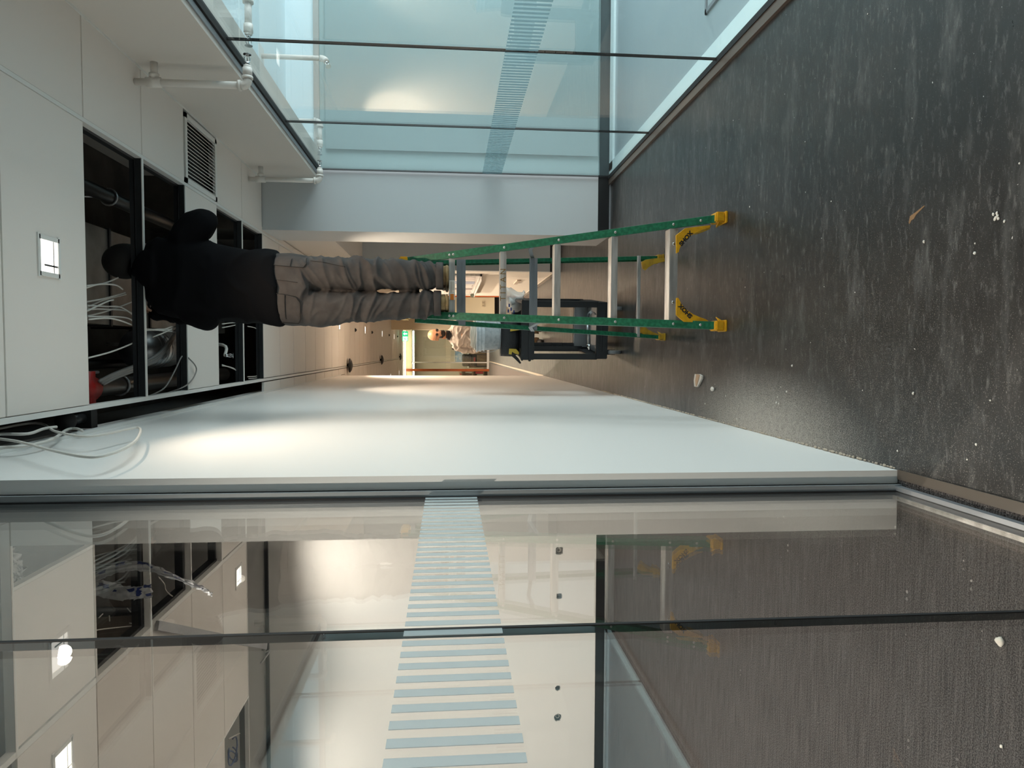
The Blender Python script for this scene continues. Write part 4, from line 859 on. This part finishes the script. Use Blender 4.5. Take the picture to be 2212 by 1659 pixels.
for sx in (-1, 1):
    for yy in (0, L_ - .09):
        mb = MB(); x0 = sx * (W_ - .045); cbox(mb, (min(x0, x0 + sx * .045) , yy, .22), (max(x0, x0 + sx * .045), yy + (.012 if yy == 0 else .09), .78)); cbox(mb, (sx * W_ - .006, yy, .22), (sx * W_ + .006, yy + .09, .78))
        if yy: [cbox(mb, (min(x0, x0 - sx * .03), yy, .30 + k * .1), (max(x0, x0 - sx * .03), yy + .03, .305 + k * .1)) for k in range(5)]; cbox(mb, (min(x0, x0 - sx * .03), yy + .03, .22), (max(x0, x0 - sx * .03), yy + .04, .78))
        mb.build('post', M_BLACKP, cart)
        c = cT((sx * (W_ - .055), yy + .045, .064)); cs = MB().box(c + V((-.022, -.028, .045)), c + V((.022, .028, .075))).box(c + V((-.022, -.012, -.01)), c + V((-.018, .012, .06))).box(c + V((.018, -.012, -.01)), c + V((.022, .012, .06))).build('caster', M_BLACKP, cart)
        MB().cyl(c + V((-.015, 0, 0)), c + V((.015, 0, 0)), .064, seg=28).build('wheel', mat('grey_rubber', (.13, .135, .14), .5), cs, bev=.004)
mb = MB(); cbox(mb, (-.02, L_ - .02, .86), (W_ + .01, L_ + .10, .90), .01); mb.build('handle', M_GREYP, cart)
t = thing('caulking_gun', 'silver tube tool lying in the bottom tray of the cart', 'tool', cT((-.1, .2, .2)))
a, b = P('y', 6.25, 1269, 696), P('y', 6.25, 1273, 750)
MB().cyl(a, b, .014).build('barrel', M_GALV, t, True); MB().cyl(a + (b - a) * .88, b + (b - a) * .1, .022, .010).build('nozzle', M_CHROME, t, True); MB().tube([a, a + (a - b) * .35 + V((0, 0, -.02))], .008, 8).build('trigger', M_DARKSTEEL, t, True)
t = thing('wire_bundle', 'bundle of bent silver rods at the right of the bottom tray', 'tool', P('y', 6.25, 1275, 680))
for k in range(4): MB().tube(smooth_path([P('y', 6.24 + .01 * k, *q) for q in [(1268 + 2 * k, 688), (1270 + 2 * k, 678), (1278 + k * 2, 672 + k), (1285 + k, 680)]], 4), .003, 6).build('rod', M_GALV, t, True)
# black tool bag with yellow trim
tb = thing('tool_bag', 'black tool bag with yellow trim and a dangling strap on the cart', 'bag', (.12, 6.3, .888))
def rr(a, b): return P('y', 6.2, a, b)
xa, xb = rr(1110, 770).x, .30
MB().loft([(((xa + xb) / 2 + .01, 6.30, .886), (xb - xa) / 2 - .012, .11), (((xa + xb) / 2, 6.30, .93), (xb - xa) / 2 + .002, .125), (((xa + xb) / 2, 6.30, 1.0), (xb - xa) / 2, .125), (((xa + xb) / 2 - .002, 6.30, 1.045), (xb - xa) / 2 - .004, .12)], 36, 4).build('bag_body', mat('black_nylon', (.012, .012, .014), .55, bump=(60, .6, .004)), tb, True)
M_TRIMY = mat('yellow_webbing', (.50, .34, .04), .6)
for poly in ([(1102, 716), (1103, 707), (1122, 705), (1112, 711), (1122, 708), (1122, 713)], [(1099, 765), (1100, 753), (1115, 754), (1121, 761), (1121, 766), (1113, 764), (1106, 760), (1105, 766)]):
    MB().prism([P('y', 6.165, *q) for q in poly], (0, .006, 0)).build('trim', M_TRIMY, tb)
MB().prism([P('y', 6.16, *q) for q in [(1104, 768), (1112, 766), (1120, 774), (1126, 784), (1123, 786), (1114, 777)]], (0, .008, 0)).build('strap', M_BLACK, tb)
# white plastic pail
pl = thing('plastic_pail', 'dusty white plastic pail with ridges standing on the tool bag', 'bucket', (.135, 6.32, 1.046))
M_PAIL = mat('pail_plastic', (.54, .56, .57), .4, var=(40, (.36, .40, .42), .7)); pr2 = [(.120, 1.047), (.122, 1.05), (.134, 1.185), (.141, 1.187), (.141, 1.195), (.136, 1.197), (.138, 1.218), (.146, 1.220), (.146, 1.227), (.139, 1.229), (.140, 1.248), (.149, 1.250), (.149, 1.262), (.140, 1.264)]
MB().loft([((.135, 6.32, z), r, r) for r, z in pr2], 40).build('pail_body', M_PAIL, pl, True)
MB().tube(smooth_path([(.135 - .148, 6.32, 1.215), (.135 - .13, 6.20, 1.09), (.135, 6.16, 1.055), (.135 + .13, 6.20, 1.09)], 6), .0025, 6).build('bail_handle', M_GALV, pl, True)
rp_ = thing('coiled_cord', 'off white cord coiled in a heap at the top of the pail', 'cord', (.135, 6.32, 1.268))
for k in range(4): MB().tube([(.135 + (.125 - .012 * k) * cos(a * .3), 6.32 + (.125 - .012 * k) * sin(a * .3), 1.274 + .010 * k + .004 * sin(a + k)) for a in range(22)], .007, 8).build('cord_loop', mat('off_white_rope', (.55, .50, .42), .8), rp_, True)
# clear bag with foam cups
def bag_pts(f): return [P('y', 6.62, *q) for q in f]
pb = thing('clear_plastic_bag', 'crumpled clear plastic bag with blue print at the back of the cart', 'bag', cT((.2, .6, .89)))
mb = MB(); secs = []
for X_, Y_, r in ((1131, 640, .05), (1128, 652, .085), (1118, 652, .10), (1105, 648, .11), (1098, 645, .105), (1092, 640, .09)): secs.append((P('y', 6.70, X_, Y_), r, .07))
mb.loft(secs, 22); me_ = None; o = mb.build('bag_film', plastic_sheet_mat('bag_film', (.72, .70, .66), .55), pb, True)
for v in o.data.vertices: v.co += V((noise.noise(v.co * 14), noise.noise(v.co * 15 + V((5, 0, 0))), noise.noise(v.co * 13 + V((0, 7, 0))))) * .03
mb = MB()
for q in ((1100, 660), (1104, 668), (1110, 674), (1098, 672)): p = P('y', 6.58, *q); mb.box(p + V((-.014, 0, -.006)), p + V((.016, .002, .006)))
mb.build('blue_print', M_INK, pb)
tag(MB().loft([(P('y', 6.66, 1112, 655) + V((0, 0, 0)), .030, .03), (P('y', 6.66, 1100, 650), .042, .042)], 20).build('foam_cup', mat('foam_cup', (.5, .5, .48), .6), None, True), 'pale round cup inside the clear plastic bag', 'cup')

# ------------------------------------------------------------------ the second person, beyond the cart
B0 = V((.245, 11.4, 0)); m2 = MB()
def tubev(mb, pts): mb.tube(smooth_path([V(q[:3]) + B0 for q in pts], 5), [r for i in range(len(pts) - 1) for r in [pts[i][3] * (1 - k / 5) + pts[i + 1][3] * k / 5 for k in range(5)]] + [pts[-1][3]], 18)
for s in (-1, 1):
    tubev(m2, [(s * .10, 0, .08, .045), (s * .10, 0, .45, .055), (s * .095, 0, .55, .06), (s * .09, 0, .93, .085)])
    tubev(m2, [(s * .15, .0, 1.43, .055), (s * .215, .02, 1.30, .048), (s * .235, .03, 1.13, .042), (s * .225, -.02, 1.02, .034), (s * .20, -.06, .95, .028)])
    hand_mb(m2, B0 + V((s * .20, -.07, .945)), (0, -.35, -1), (s, 0, .2), 1.0, .6)
tubev(m2, [(0, 0, .95, .13), (0, 0, 1.1, .125), (0, 0, 1.30, .14), (0, 0, 1.44, .10), (0, 0, 1.53, .055), (0, -.02, 1.60, .055)])
HC2 = B0 + V((.0, -.04, 1.70)); HR = head_mb(m2, HC2, 1.12, PI + .35, -.22)
p2 = tag(link_mesh('person', fuse(m2, .011), mat('skin_tan', (.50, .235, .125), .5), None, True), 'bald bearded person with glasses and grey sweater standing beyond the cart', 'person')
sw = MB(); sw.loft([(B0 + V((0, 0, z)), rx, ry) for z, rx, ry in ((1.03, .185, .13), (1.06, .20, .145), (1.2, .19, .14), (1.35, .20, .14), (1.43, .185, .12), (1.49, .11, .09), (1.52, .07, .07))], 32, 2.3)
for s in (-1, 1): tubev(sw, [(s * .14, 0, 1.42, .075), (s * .215, .02, 1.30, .066), (s * .238, .03, 1.13, .056), (s * .228, -.02, 1.03, .045), (s * .215, -.05, .99, .040)])
swo = link_mesh('sweater', fuse(sw, .012, lambda p: ridged(p, (9, 9, 14), .008, 2)), mat('grey_sweater', (.40, .345, .30), .9, bump=(200, .3, .002)), p2, True)
MB().loft([(B0 + V((0, -.01, 1.05)), .197, .150), (B0 + V((0, -.01, 1.085)), .199, .152)], 32, 2.3).build('sweater_hem', MC['grey_sweater'], swo, True)
tr2 = MB(); tr2.loft([(B0 + V((0, 0, z)), rx, .12) for z, rx in ((.86, .16), (.95, .175), (1.07, .17))], 28, 2.4)
for s in (-1, 1): tr2.loft([(B0 + V((s * .095, 0, z)), r, r) for z, r in ((.06, .065), (.45, .072), (.7, .08), (.92, .092))], 24)
tro = link_mesh('trousers', fuse(tr2, .012, lambda p: ridged(p, (8, 8, 14), .006, 4)), mat('khaki_cloth', (.21, .14, .08), .85), p2, True)
b_ = B0 + V((-.10, -.15, 1.00)); MB().box(b_, b_ + V((.05, .01, .06))).build('badge', mat('label_white', (.78, .76, .7), .5), tro)
for s in (-1, 1): MB().loft([(B0 + V((s * .10, -.20, .035)), .035, .03, (1, 0, 0), (0, 0, 1)), (B0 + V((s * .10, -.05, .05)), .045, .05, (1, 0, 0), (0, 0, 1)), (B0 + V((s * .10, .08, .05)), .04, .05, (1, 0, 0), (0, 0, 1))], 18).build('shoe', M_BLACK, p2, True)
def hT(p): return HR @ (V(p) * 1.12) + HC2
bd = MB()
for p, r, sc in (((0, .078, -.082), .040, (1.25, .75, .85)), ((.042, .045, -.060), .030, (.6, 1.1, 1.1)), ((-.042, .045, -.060), .030, (.6, 1.1, 1.1)), ((0, .098, -.052), .017, (1.7, .6, .5))): bd.sphere(hT(p), r * 1.1, 14, sc)
bd.build('beard', mat('dark_beard', (.025, .018, .014), .9), p2, True)
gm = MB()
for s in (-1, 1): gm.tube([hT((s * .034 + .023 * cos(a * .42), .104 - abs(.01 * cos(a * .42)), .012 + .017 * sin(a * .42))) for a in range(16)], .0032, 6)
gm.tube([hT((-.012, .108, .014)), hT((.012, .108, .014))], .003, 6)
for s in (-1, 1): gm.tube([hT((s * .056, .10, .014)), hT((s * .082, .02, .012)), hT((s * .080, -.01, .005))], .003, 6)
go_ = gm.build('glasses', M_BLACK, p2, True)
for s in (-1, 1): MB().sphere(hT((s * .034, .101, .012)), .018, 12, (1, .3, .8)).build('lens', mat('tinted_lens', (.02, .02, .02), .1), go_, True)
MB().loft([(B0 + V((0, -.015, 1.47)), .095, .085), (B0 + V((0, -.02, 1.515)), .080, .076), (B0 + V((0, -.01, 1.545)), .066, .064)], 24).build('collar', M_BLACK, p2, True)
MB().prism([B0 + V(q) for q in ((-.09, -.085, 1.50), (.0, -.105, 1.44), (.07, -.09, 1.50), (.02, -.10, 1.52))], (0, -.012, 0)).build('collar_point', M_BLACK, p2)

# ------------------------------------------------------------------ far right wall: notice board; far end fittings
nb = thing('notice_board', 'aluminium framed whiteboard covered with papers on the warm wall', 'whiteboard', (1.075, 12.0, 1.4))
MB().box((1.072, 10.2, 1.06), (1.088, 13.6, 2.0)).build('board', mat('board_white', (.66, .64, .62), .35), nb)
mb = MB(); mb.box((1.06, 10.17, 1.03), (1.088, 13.63, 1.06)).box((1.06, 10.17, 2.0), (1.088, 13.63, 2.03)).box((1.06, 10.17, 1.03), (1.088, 10.2, 2.03)).box((1.06, 13.6, 1.03), (1.088, 13.63, 2.03)); mb.build('board_frame', M_ALU, nb)
for i, (a, b, z0, z1, c) in enumerate(((10.4, 10.9, 1.12, 1.5, (.55, .5, .48)), (11.1, 11.5, 1.1, 1.45, (.30, .33, .42)), (11.7, 12.1, 1.12, 1.5, (.6, .58, .56)), (12.3, 12.6, 1.1, 1.4, (.25, .22, .22)), (12.8, 13.4, 1.12, 1.6, (.48, .44, .40)), (10.5, 11.3, 1.55, 1.9, (.62, .6, .55)), (11.6, 12.4, 1.56, 1.9, (.42, .40, .45)))):
    MB().box((1.068, a, z0), (1.0725, b, z1)).build('paper', mat('paper_%s' % 'abcdefg'[i], c, .7), nb)
MB().box((1.0, 10.3, 1.025), (1.07, 13.5, 1.035)).build('pen_tray', M_ALU, nb)
mk = tag(MB().box((1.01, 13.35, 1.036), (1.06, 13.5, 1.10), bev=.008).build('board_eraser', mat('eraser_grey', (.10, .12, .09), .7), None), 'dark eraser on the far end of the whiteboard tray', 'eraser')
ov = thing('wall_outlet', 'cream power outlet plate on the far cream wall', 'outlet', (1.4, 20.86, .46)); q = P('y', 20.85, 1044, 657)
MB().box((q.x - .09, 20.85, q.z - .05), (q.x + .09, 20.86, q.z + .05), bev=.003).build('plate', mat('ivory_plate', (.70, .62, .46), .4), ov)
for s in (-1, 1): MB().box((q.x + s * .04 - .02, 20.846, q.z - .03), (q.x + s * .04 + .02, 20.85, q.z + .03)).build('socket', mat('ivory_dark', (.45, .38, .26), .5), ov)
q = V((1.072, 9.0, .37)); wp = tag(MB().box((1.072, 10.9, .40), (1.088, 11.5, .46)).build('low_wall_plate', mat('plate_beige', (.55, .45, .36), .5)), 'low beige cover plate near the foot of the warm wall', 'wall plate')
ex = thing('exit_sign', 'green and white exit sign with arrow and running figure below the far ceiling', 'exit sign', (.47, 24, 3.02))
a, b = P('y', 24, 869, 737), P('y', 24, 881.5, 715.5); x0, x1, z1, z0 = a.x, b.x, a.z, b.z
MB().box((x0, 24.0, z0), (x1, 24.03, z1), bev=.004).build('sign_case', mat('sign_green', (.01, .30, .12), .5, emit=((.02, .55, .22), 1.0)), ex)
wm = mat('sign_white', (.8, .9, .85), .5, emit=((.85, 1, .92), 1.6)); w_ = x1 - x0; h_ = z1 - z0; yy = 23.996
MB().box((x0 + .015, yy, z0 + .02), (x0 + w_ * .47, yy + .004, z1 - .02)).build('white_field', wm, ex)
ax = x0 + w_ * .74; az = z0 + h_ * .5
MB().prism([V((ax + u * w_, yy, az + v * h_)) for u, v in ((0, .36), (.15, .06), (.06, .06), (.06, -.34), (-.06, -.34), (-.06, .06), (-.15, .06))], (0, .004, 0)).build('arrow', wm, ex)
gx, gz = x0 + w_ * .25, z0 + h_ * .5; gr = MC['sign_green']; mb = MB().sphere((gx + .02 * w_ / .33, yy - .001, gz + h_ * .30), h_ * .07, 12, (1, .2, 1))
for p_, q_ in (((0.02, .18), (-.03, -.05)), ((-.03, -.05), (.05, -.18)), ((.05, -.18), (.02, -.36)), ((-.03, -.05), (-.10, -.28)), ((.01, .14), (.10, .05)), ((.01, .14), (-.09, .04))): mb.tube([(gx + p_[0] * w_, yy - .001, gz + p_[1] * h_), (gx + q_[0] * w_, yy - .001, gz + q_[1] * h_)], h_ * .045, 6)
mb.build('running_figure', gr, ex); MB().box((x0 + w_ / 2 - .03, 24.005, z1), (x0 + w_ / 2 + .03, 24.025, H)).build('bracket', M_TBAR, ex)
for i, (x, y) in enumerate(((-.255, 11.9), (-.235, 17.5), (-.22, 24.1))):
    t = thing('ceiling_access_point', 'dark dome shaped unit under the far ceiling tee, %s' % ('nearest', 'middle one', 'farthest')[i], 'ceiling unit', (x, y, H), 'dome units along the far ceiling tee')
    MB().loft([((x, y, H), .02, .02), ((x, y, H - .03), .03, .03)], 16).build('mount', M_DARKSTEEL, t, True); MB().loft([((x, y, H - .03), .115, .115), ((x, y, H - .045), .118, .118), ((x, y, H - .07), .08, .08), ((x, y, H - .085), .03, .03)], 24).build('dome', M_BLACKP, t, True)
for i, (X_, Y_) in enumerate(((767, 713), (803, 718), (840, 724), (858, 727))):
    q = P('z', H, X_, Y_); tag(MB().loft([((q.x, q.y, H), .035, .035), ((q.x, q.y, H - .012), .03, .03), ((q.x, q.y, H - .03), .012, .012)], 14).build('ceiling_sprinkler', M_DARKSTEEL, None, True), 'tiny ceiling sprinkler between the far downlights, %s' % ('nearest', 'second', 'third', 'farthest')[i], 'sprinkler', 'ceiling sprinklers of the far corridor')

# far glass front
struct(MB().box((-5, YF, 2.88), (3.2, YF + .12, H + .2)).build('trim_15', mat('cream_fascia', (.85, .80, .58), .5)), 'cream fascia over the far glass front')
struct(MB().box((-.78, YF - .06, 0), (-.69, YF + .06, H)).build('trim_16', M_ORANGE), 'orange stained post of the far glass front'); struct(MB().box((-5, YF - .06, 3.10), (-.69, YF + .0, H + .05)).build('trim_17', M_ORANGE))
w4 = thing('window_4', 'glass front at the corridor end', 'glass wall', (0, YF, 0)); w4['kind'] = 'structure'
for a, b in ((-5, -.78), (-.69, -.47), (-.43, 2.2)): MB().box((a, YF + .02, .08), (b, YF + .03, 2.9)).build('pane', M_GLASS_F, w4)
MB().box((-.47, YF, .05), (-.43, YF + .05, 2.9)).build('mullion', M_TBAR, w4); MB().box((-.69, YF - .02, 0), (2.2, YF + .06, .08)).build('sill', M_TBAR, w4); MB().box((.80, YF, .05), (.86, YF + .05, 2.9)).build('mullion', M_TBAR, w4)
mb = MB(); x = -.68
while x < .8: mb.box((x, YF + .017, 1.44), (x + .022, YF + .019, 1.62)); x += .042
mb.build('striped_film', film_mat('far_film', (.9, .85, .72), .8), w4)
struct(MB().box((-5, 30.9, 0), (3.2, 31.0, TOP)).build('wall_office', mat('office_wall', (.50, .45, .36), .6)))
struct(MB().box((-5, YF + .12, 3.0), (3.2, 31, 3.05)).build('ceiling_office', mat('office_ceiling', (.6, .55, .42), .6)))
tag(MB().box((-2.5, 27.6, 2.84), (.75, 27.72, 2.90)).box((-.5, 27.65, 2.9), (-.49, 27.66, 3.0)).box((-2.3, 27.65, 2.9), (-2.29, 27.66, 3.0)).build('linear_light', mat('tube_light', (1, 1, 1), .5, emit=((1, .97, .82), 7.0))), 'long linear light hanging inside the far office', 'light fitting')
tag(MB().box((-4.0, 26.35, 3.09), (.72, 26.45, 3.13)).build('cove_light', mat('cove_tube', (1, 1, 1), .5, emit=((1, .93, .65), 5.0))), 'warm linear light along the cream fascia', 'light fitting')
def area(loc, sx, sy, e, col, rot=(0, 0, 0), name='linear_light_glow'):
    d = bpy.data.lights.new(name, 'AREA'); d.shape = 'RECTANGLE'; d.size = sx; d.size_y = sy; d.energy = e; d.color = col; o = bpy.data.objects.new(name, d); COL.objects.link(o); o.location = loc; o.rotation_euler = rot; return o
area((-.8, 28.8, 2.95), 3.5, 2.0, 55, (1, .88, .66)); 
# office furniture
dk = thing('office_desk', 'wooden desk and panelling inside the far office', 'desk', (0, 28.5, 0)); M_DW = mat('desk_wood', (.26, .19, .12), .5, var=(5, (.20, .14, .085), 1))
MB().box((-.70, 28.3, .70), (1.0, 29.0, .74)).build('desk_top', M_TBAR, dk); MB().box((-.65, 28.4, 0), (.95, 28.45, .70)).build('desk_panel', M_DW, dk)
for x in (-.68, .95): MB().box((x, 28.35, 0), (x + .04, 28.95, .70)).build('desk_side', M_DW, dk)
mo = thing('computer_monitor', 'black monitor on the far office desk beside the person', 'monitor', (.13, 28.4, .74)); MB().box((.03, 28.40, .90), (.36, 28.44, 1.38), bev=.01).build('screen', M_BLACKP, mo); MB().box((.16, 28.42, .74), (.22, 28.46, .95)).build('stand', M_BLACKP, mo); MB().box((.10, 28.36, .74), (.28, 28.5, .752)).build('stand_foot', M_BLACKP, mo)
pn = thing('desk_divider', 'blue and white glazed panel behind the far office chair', 'panel', (-.15, 28.7, .74)); MB().box((-.46, 28.70, .92), (.02, 28.72, 1.26)).build('panel', mat('blue_panel', (.30, .48, .72), .5, var=(9, (.7, .75, .8), 1)), pn); MB().box((-.48, 28.69, 1.26), (.04, 28.73, 1.29)).build('panel_frame', M_TBAR, pn); MB().box((-.40, 28.69, .78), (-.20, 28.695, .98)).build('pinned_sheet', mat('panel_brown', (.22, .16, .12), .6), pn); MB().box((-.2, 28.70, .74), (-.17, 28.72, .92)).box((-.4, 28.70, .74), (-.37, 28.72, .92)).build('panel_foot', M_DARKSTEEL, pn)
ch = thing('office_chair', 'black perforated back chair behind the far glass', 'chair', (-.36, 27.3, 0)); cx0, cx1 = -.62, -.12
MB().loft([((-.37, 27.15, .62), .20, .015), ((-.37, 27.13, .75), .23, .018), ((-.37, 27.12, .95), .235, .02), ((-.37, 27.13, 1.0), .20, .015)], 28, 4).build('backrest', M_BLACKP, ch, True)
mb = MB()
for i in range(7):
    for j in range(6): mb.cyl((-.53 + i * .05 + (j % 2) * .02, 27.098, .68 + j * .05), (-.53 + i * .05 + (j % 2) * .02, 27.104, .68 + j * .05), .009, seg=6)
mb.build('perforations', mat('hole_pale', (.40, .33, .27), .6), ch)['kind'] = 'stuff'
MB().box((-.60, 27.15, .44), (-.14, 27.6, .52), bev=.02).build('seat', M_BLACKP, ch); MB().box((-.42, 27.135, .50), (-.26, 27.15, .56)).build('seat_label', mat('chair_red', (.30, .03, .04), .5), ch); MB().box((-.60, 27.14, .50), (-.14, 27.17, .64)).build('back_bracket', M_BLACKP, ch)
for x in (-.60, -.16):
    for y in (27.2, 27.58): MB().tube([(x, y, .46), (x, y + (.02 if y > 27.4 else -.03), .02)], .012, 8).build('leg', M_BLACK, ch, True)
mb = MB().tube([(-.62, 27.17, .012), (-.62, 27.6, .012)], .012, 8); mb.build('leg_runner', M_BLACK, ch, True); MB().tube([(-.14, 27.17, .012), (-.14, 27.6, .012)], .012, 8).build('leg_runner', M_BLACK, ch, True)
bk = thing('bookcase', 'open wooden bookcase left of the orange post', 'bookcase', (-1.3, 28, 0))
for z in (0.12, .56, .98): MB().box((-1.9, 27.9, z), (-.80, 28.3, z + .03)).build('shelf', M_DW, bk)
MB().box((-.80, 27.9, 0), (-.76, 28.3, 1.01)).build('side_panel', M_DW, bk); MB().box((-1.9, 28.3, 0), (-.76, 28.33, 1.0)).build('back_panel', mat('bookcase_back', (.16, .085, .05), .6), bk)
for i, (x, w, z, h, c, nm) in enumerate(((-.86, .05, 1.01, .14, (.6, .5, .35), 'cream'), (-.93, .06, 1.01, .07, (.5, .05, .05), 'small red'), (-.86, .05, .60, .26, (.5, .5, .5), 'pale grey'), (-.96, .06, .60, .22, (.10, .06, .05), 'dark brown'), (-.87, .07, .16, .30, (.55, .02, .03), 'tall red'), (-.95, .05, .16, .24, (.6, .58, .5), 'white'), (-1.01, .05, .16, .28, (.12, .25, .08), 'green'))):
    tag(MB().box((x - w / 2, 27.92, z + .002), (x + w / 2, 28.15, z + h), bev=.003).build('binder', mat('binder_' + nm.replace(' ', '_'), c, .6)), nm + ' binder standing in the far bookcase', 'binder', 'binders in the far bookcase')

# ------------------------------------------------------------------ debris on the floor
dw = thing('drywall_scrap', 'broken scrap of drywall with brown paper face lying on the vinyl floor', 'debris', P('z', 0, 1509, 822))
o1 = [(1504, 808), (1513, 808), (1519, 812), (1519, 818), (1514, 828), (1510, 836), (1503, 835), (1502, 822)]
MB().prism([P('z', .001, *q) for q in o1], (0, 0, .010)).build('gypsum_core', mat('gypsum', (.55, .51, .46), .9, bump=(120, .8, .003)), dw); MB().prism([P('z', .012, *q) for q in [(1504, 808), (1512, 809.5), (1509, 820), (1505, 834), (1503, 834), (1502, 822)]], (0, 0, .001)).build('paper_face', mat('drywall_paper', (.42, .27, .17), .8), dw)
def lump(X_, Y_, r, label, seed, sc=(1, 1, .5), m=None, name='plaster_crumb', group=None, cat='debris'):
    c = P('z', 0, X_, Y_); mb = MB().sphere((0, 0, 0), r, 14, sc)
    for v in mb.bm.verts: v.co *= 1 + .45 * noise.noise(v.co * (1.3 / r) + V((seed, 0, 0)))
    zmin = min(v.co.z for v in mb.bm.verts)
    for v in mb.bm.verts: v.co += c + V((0, 0, -zmin))
    return tag(mb.build(name, m or mat('plaster_lump', (.70, .67, .62), .9), None, True), label, cat, group)
lump(1543, 840, .019, 'white plaster lump on the floor beside the drywall scrap', 1, (.7, 1.0, .5))
lump(2165, 1386, .013, 'white plaster crumb on the carpet behind the left glass', 2)
lump(2165, 1612, .005, 'tiny white crumb on the carpet at the photo corner', 3)
for i, (X_, Y_) in enumerate(((2147, 463), (2152, 470), (2156, 466), (2150, 474), (2158, 472), (2155, 460))): lump(X_, Y_, .0042, 'white plaster crumb in the small cluster on the open floor', 10 + i, group='crumb cluster', name='plaster_crumb')
for i, (X_, Y_) in enumerate(((1796, 435), (2171, 478), (2107, 547), (2203, 353), (1568, 855), (1700, 846), (1687, 836), (1683, 872), (1678, 870), (1545, 830), (1592, 905), (1524, 872), (2090, 993), (1940, 974), (1974, 850), (2140, 865), (2110, 960), (1712, 790), (1875, 30), (1620, 447), (1997, 522), (2107, 526))): lump(X_, Y_, .0026 + .0012 * (i % 3), 'tiny white crumb scattered on the dark vinyl floor', 30 + i, group='scattered floor crumbs')
sm = tag(MB().prism([P('z', .0002, *q) for q in [(1963, 481), (1966, 467), (1976, 460), (1985, 453), (1996, 444), (1998, 445), (1988, 455), (1979, 464), (1974, 473), (1969, 476), (1965, 484)]], (0, 0, .0006)).build('sawdust_smear', mat('sawdust', (.24, .14, .07), .95)), 'brown sawdust smear on the vinyl floor', 'debris')
for i, ((a, b), s_) in enumerate((((1915, 768), 1.0), ((1950, 965), 1.2), ((1912, 938), .8))):
    c = P('z', .0003, a, b); mb = MB()
    for k in range(6):
        for j in range(3):
            x = c.x + (k - 2.5) * .013 * s_ + random.uniform(-.002, .002); y = c.y + (j - 1) * .022 * s_ + random.uniform(-.003, .003)
            mb.box((x, y, .0002), (x + .0045, y + random.uniform(.004, .016), .0008), rot=Matrix.Rotation(random.uniform(-.35, .35), 3, 'Z'))
    tag(mb.build('boot_print', mat('dust_print', (.075, .072, .07), .95)), 'dusty boot tread print on the vinyl floor, %s' % ('beside the ladder shadow', 'largest near the glass track', 'smaller next to the largest')[i], 'boot print', 'dusty boot prints')['kind'] = 'stuff'
# ragged plaster bead along the foot of the partition
mb = MB(); y = 2.26; rnd = random.Random(3)
while y < 6.9:
    r = rnd.uniform(.002, .006); mb.sphere((XW + .004 + r * .3, y, r * .4), r, 6, (1, rnd.uniform(1, 2.6), .8)); y += rnd.uniform(.006, .03)
bd_ = tag(mb.build('plaster_bead', mat('plaster_edge', (.44, .38, .31), .9)), 'ragged plaster crumbs along the foot of the partition wall', 'debris'); bd_['kind'] = 'stuff'
# hatch frame seen through the right glass
t = thing('floor_hatch', 'grey framed hatch in the pale floor behind the right glass', 'floor hatch', P('z', 0, 1560, 0))
a = P('z', .0, 1526, 34); b = P('z', 0, 1526, -140); x0, x1 = a.x, a.x + 1.0; y1 = a.y; y0 = y1 - .9; mb = MB()
for l, h in (((x0, y0, 0), (x0 + .03, y1, .012)), ((x1 - .03, y0, 0), (x1, y1, .012)), ((x0, y1 - .03, 0), (x1, y1, .012)), ((x0, y0, 0), (x1, y0 + .03, .012))): mb.box(l, h, bev=.003)
mb.build('hatch_frame', M_ALUD, t); MB().box((x0 + .03, y0 + .03, 0), (x1 - .03, y1 - .03, .005)).build('hatch_lid', MC['pale_floor'], t)
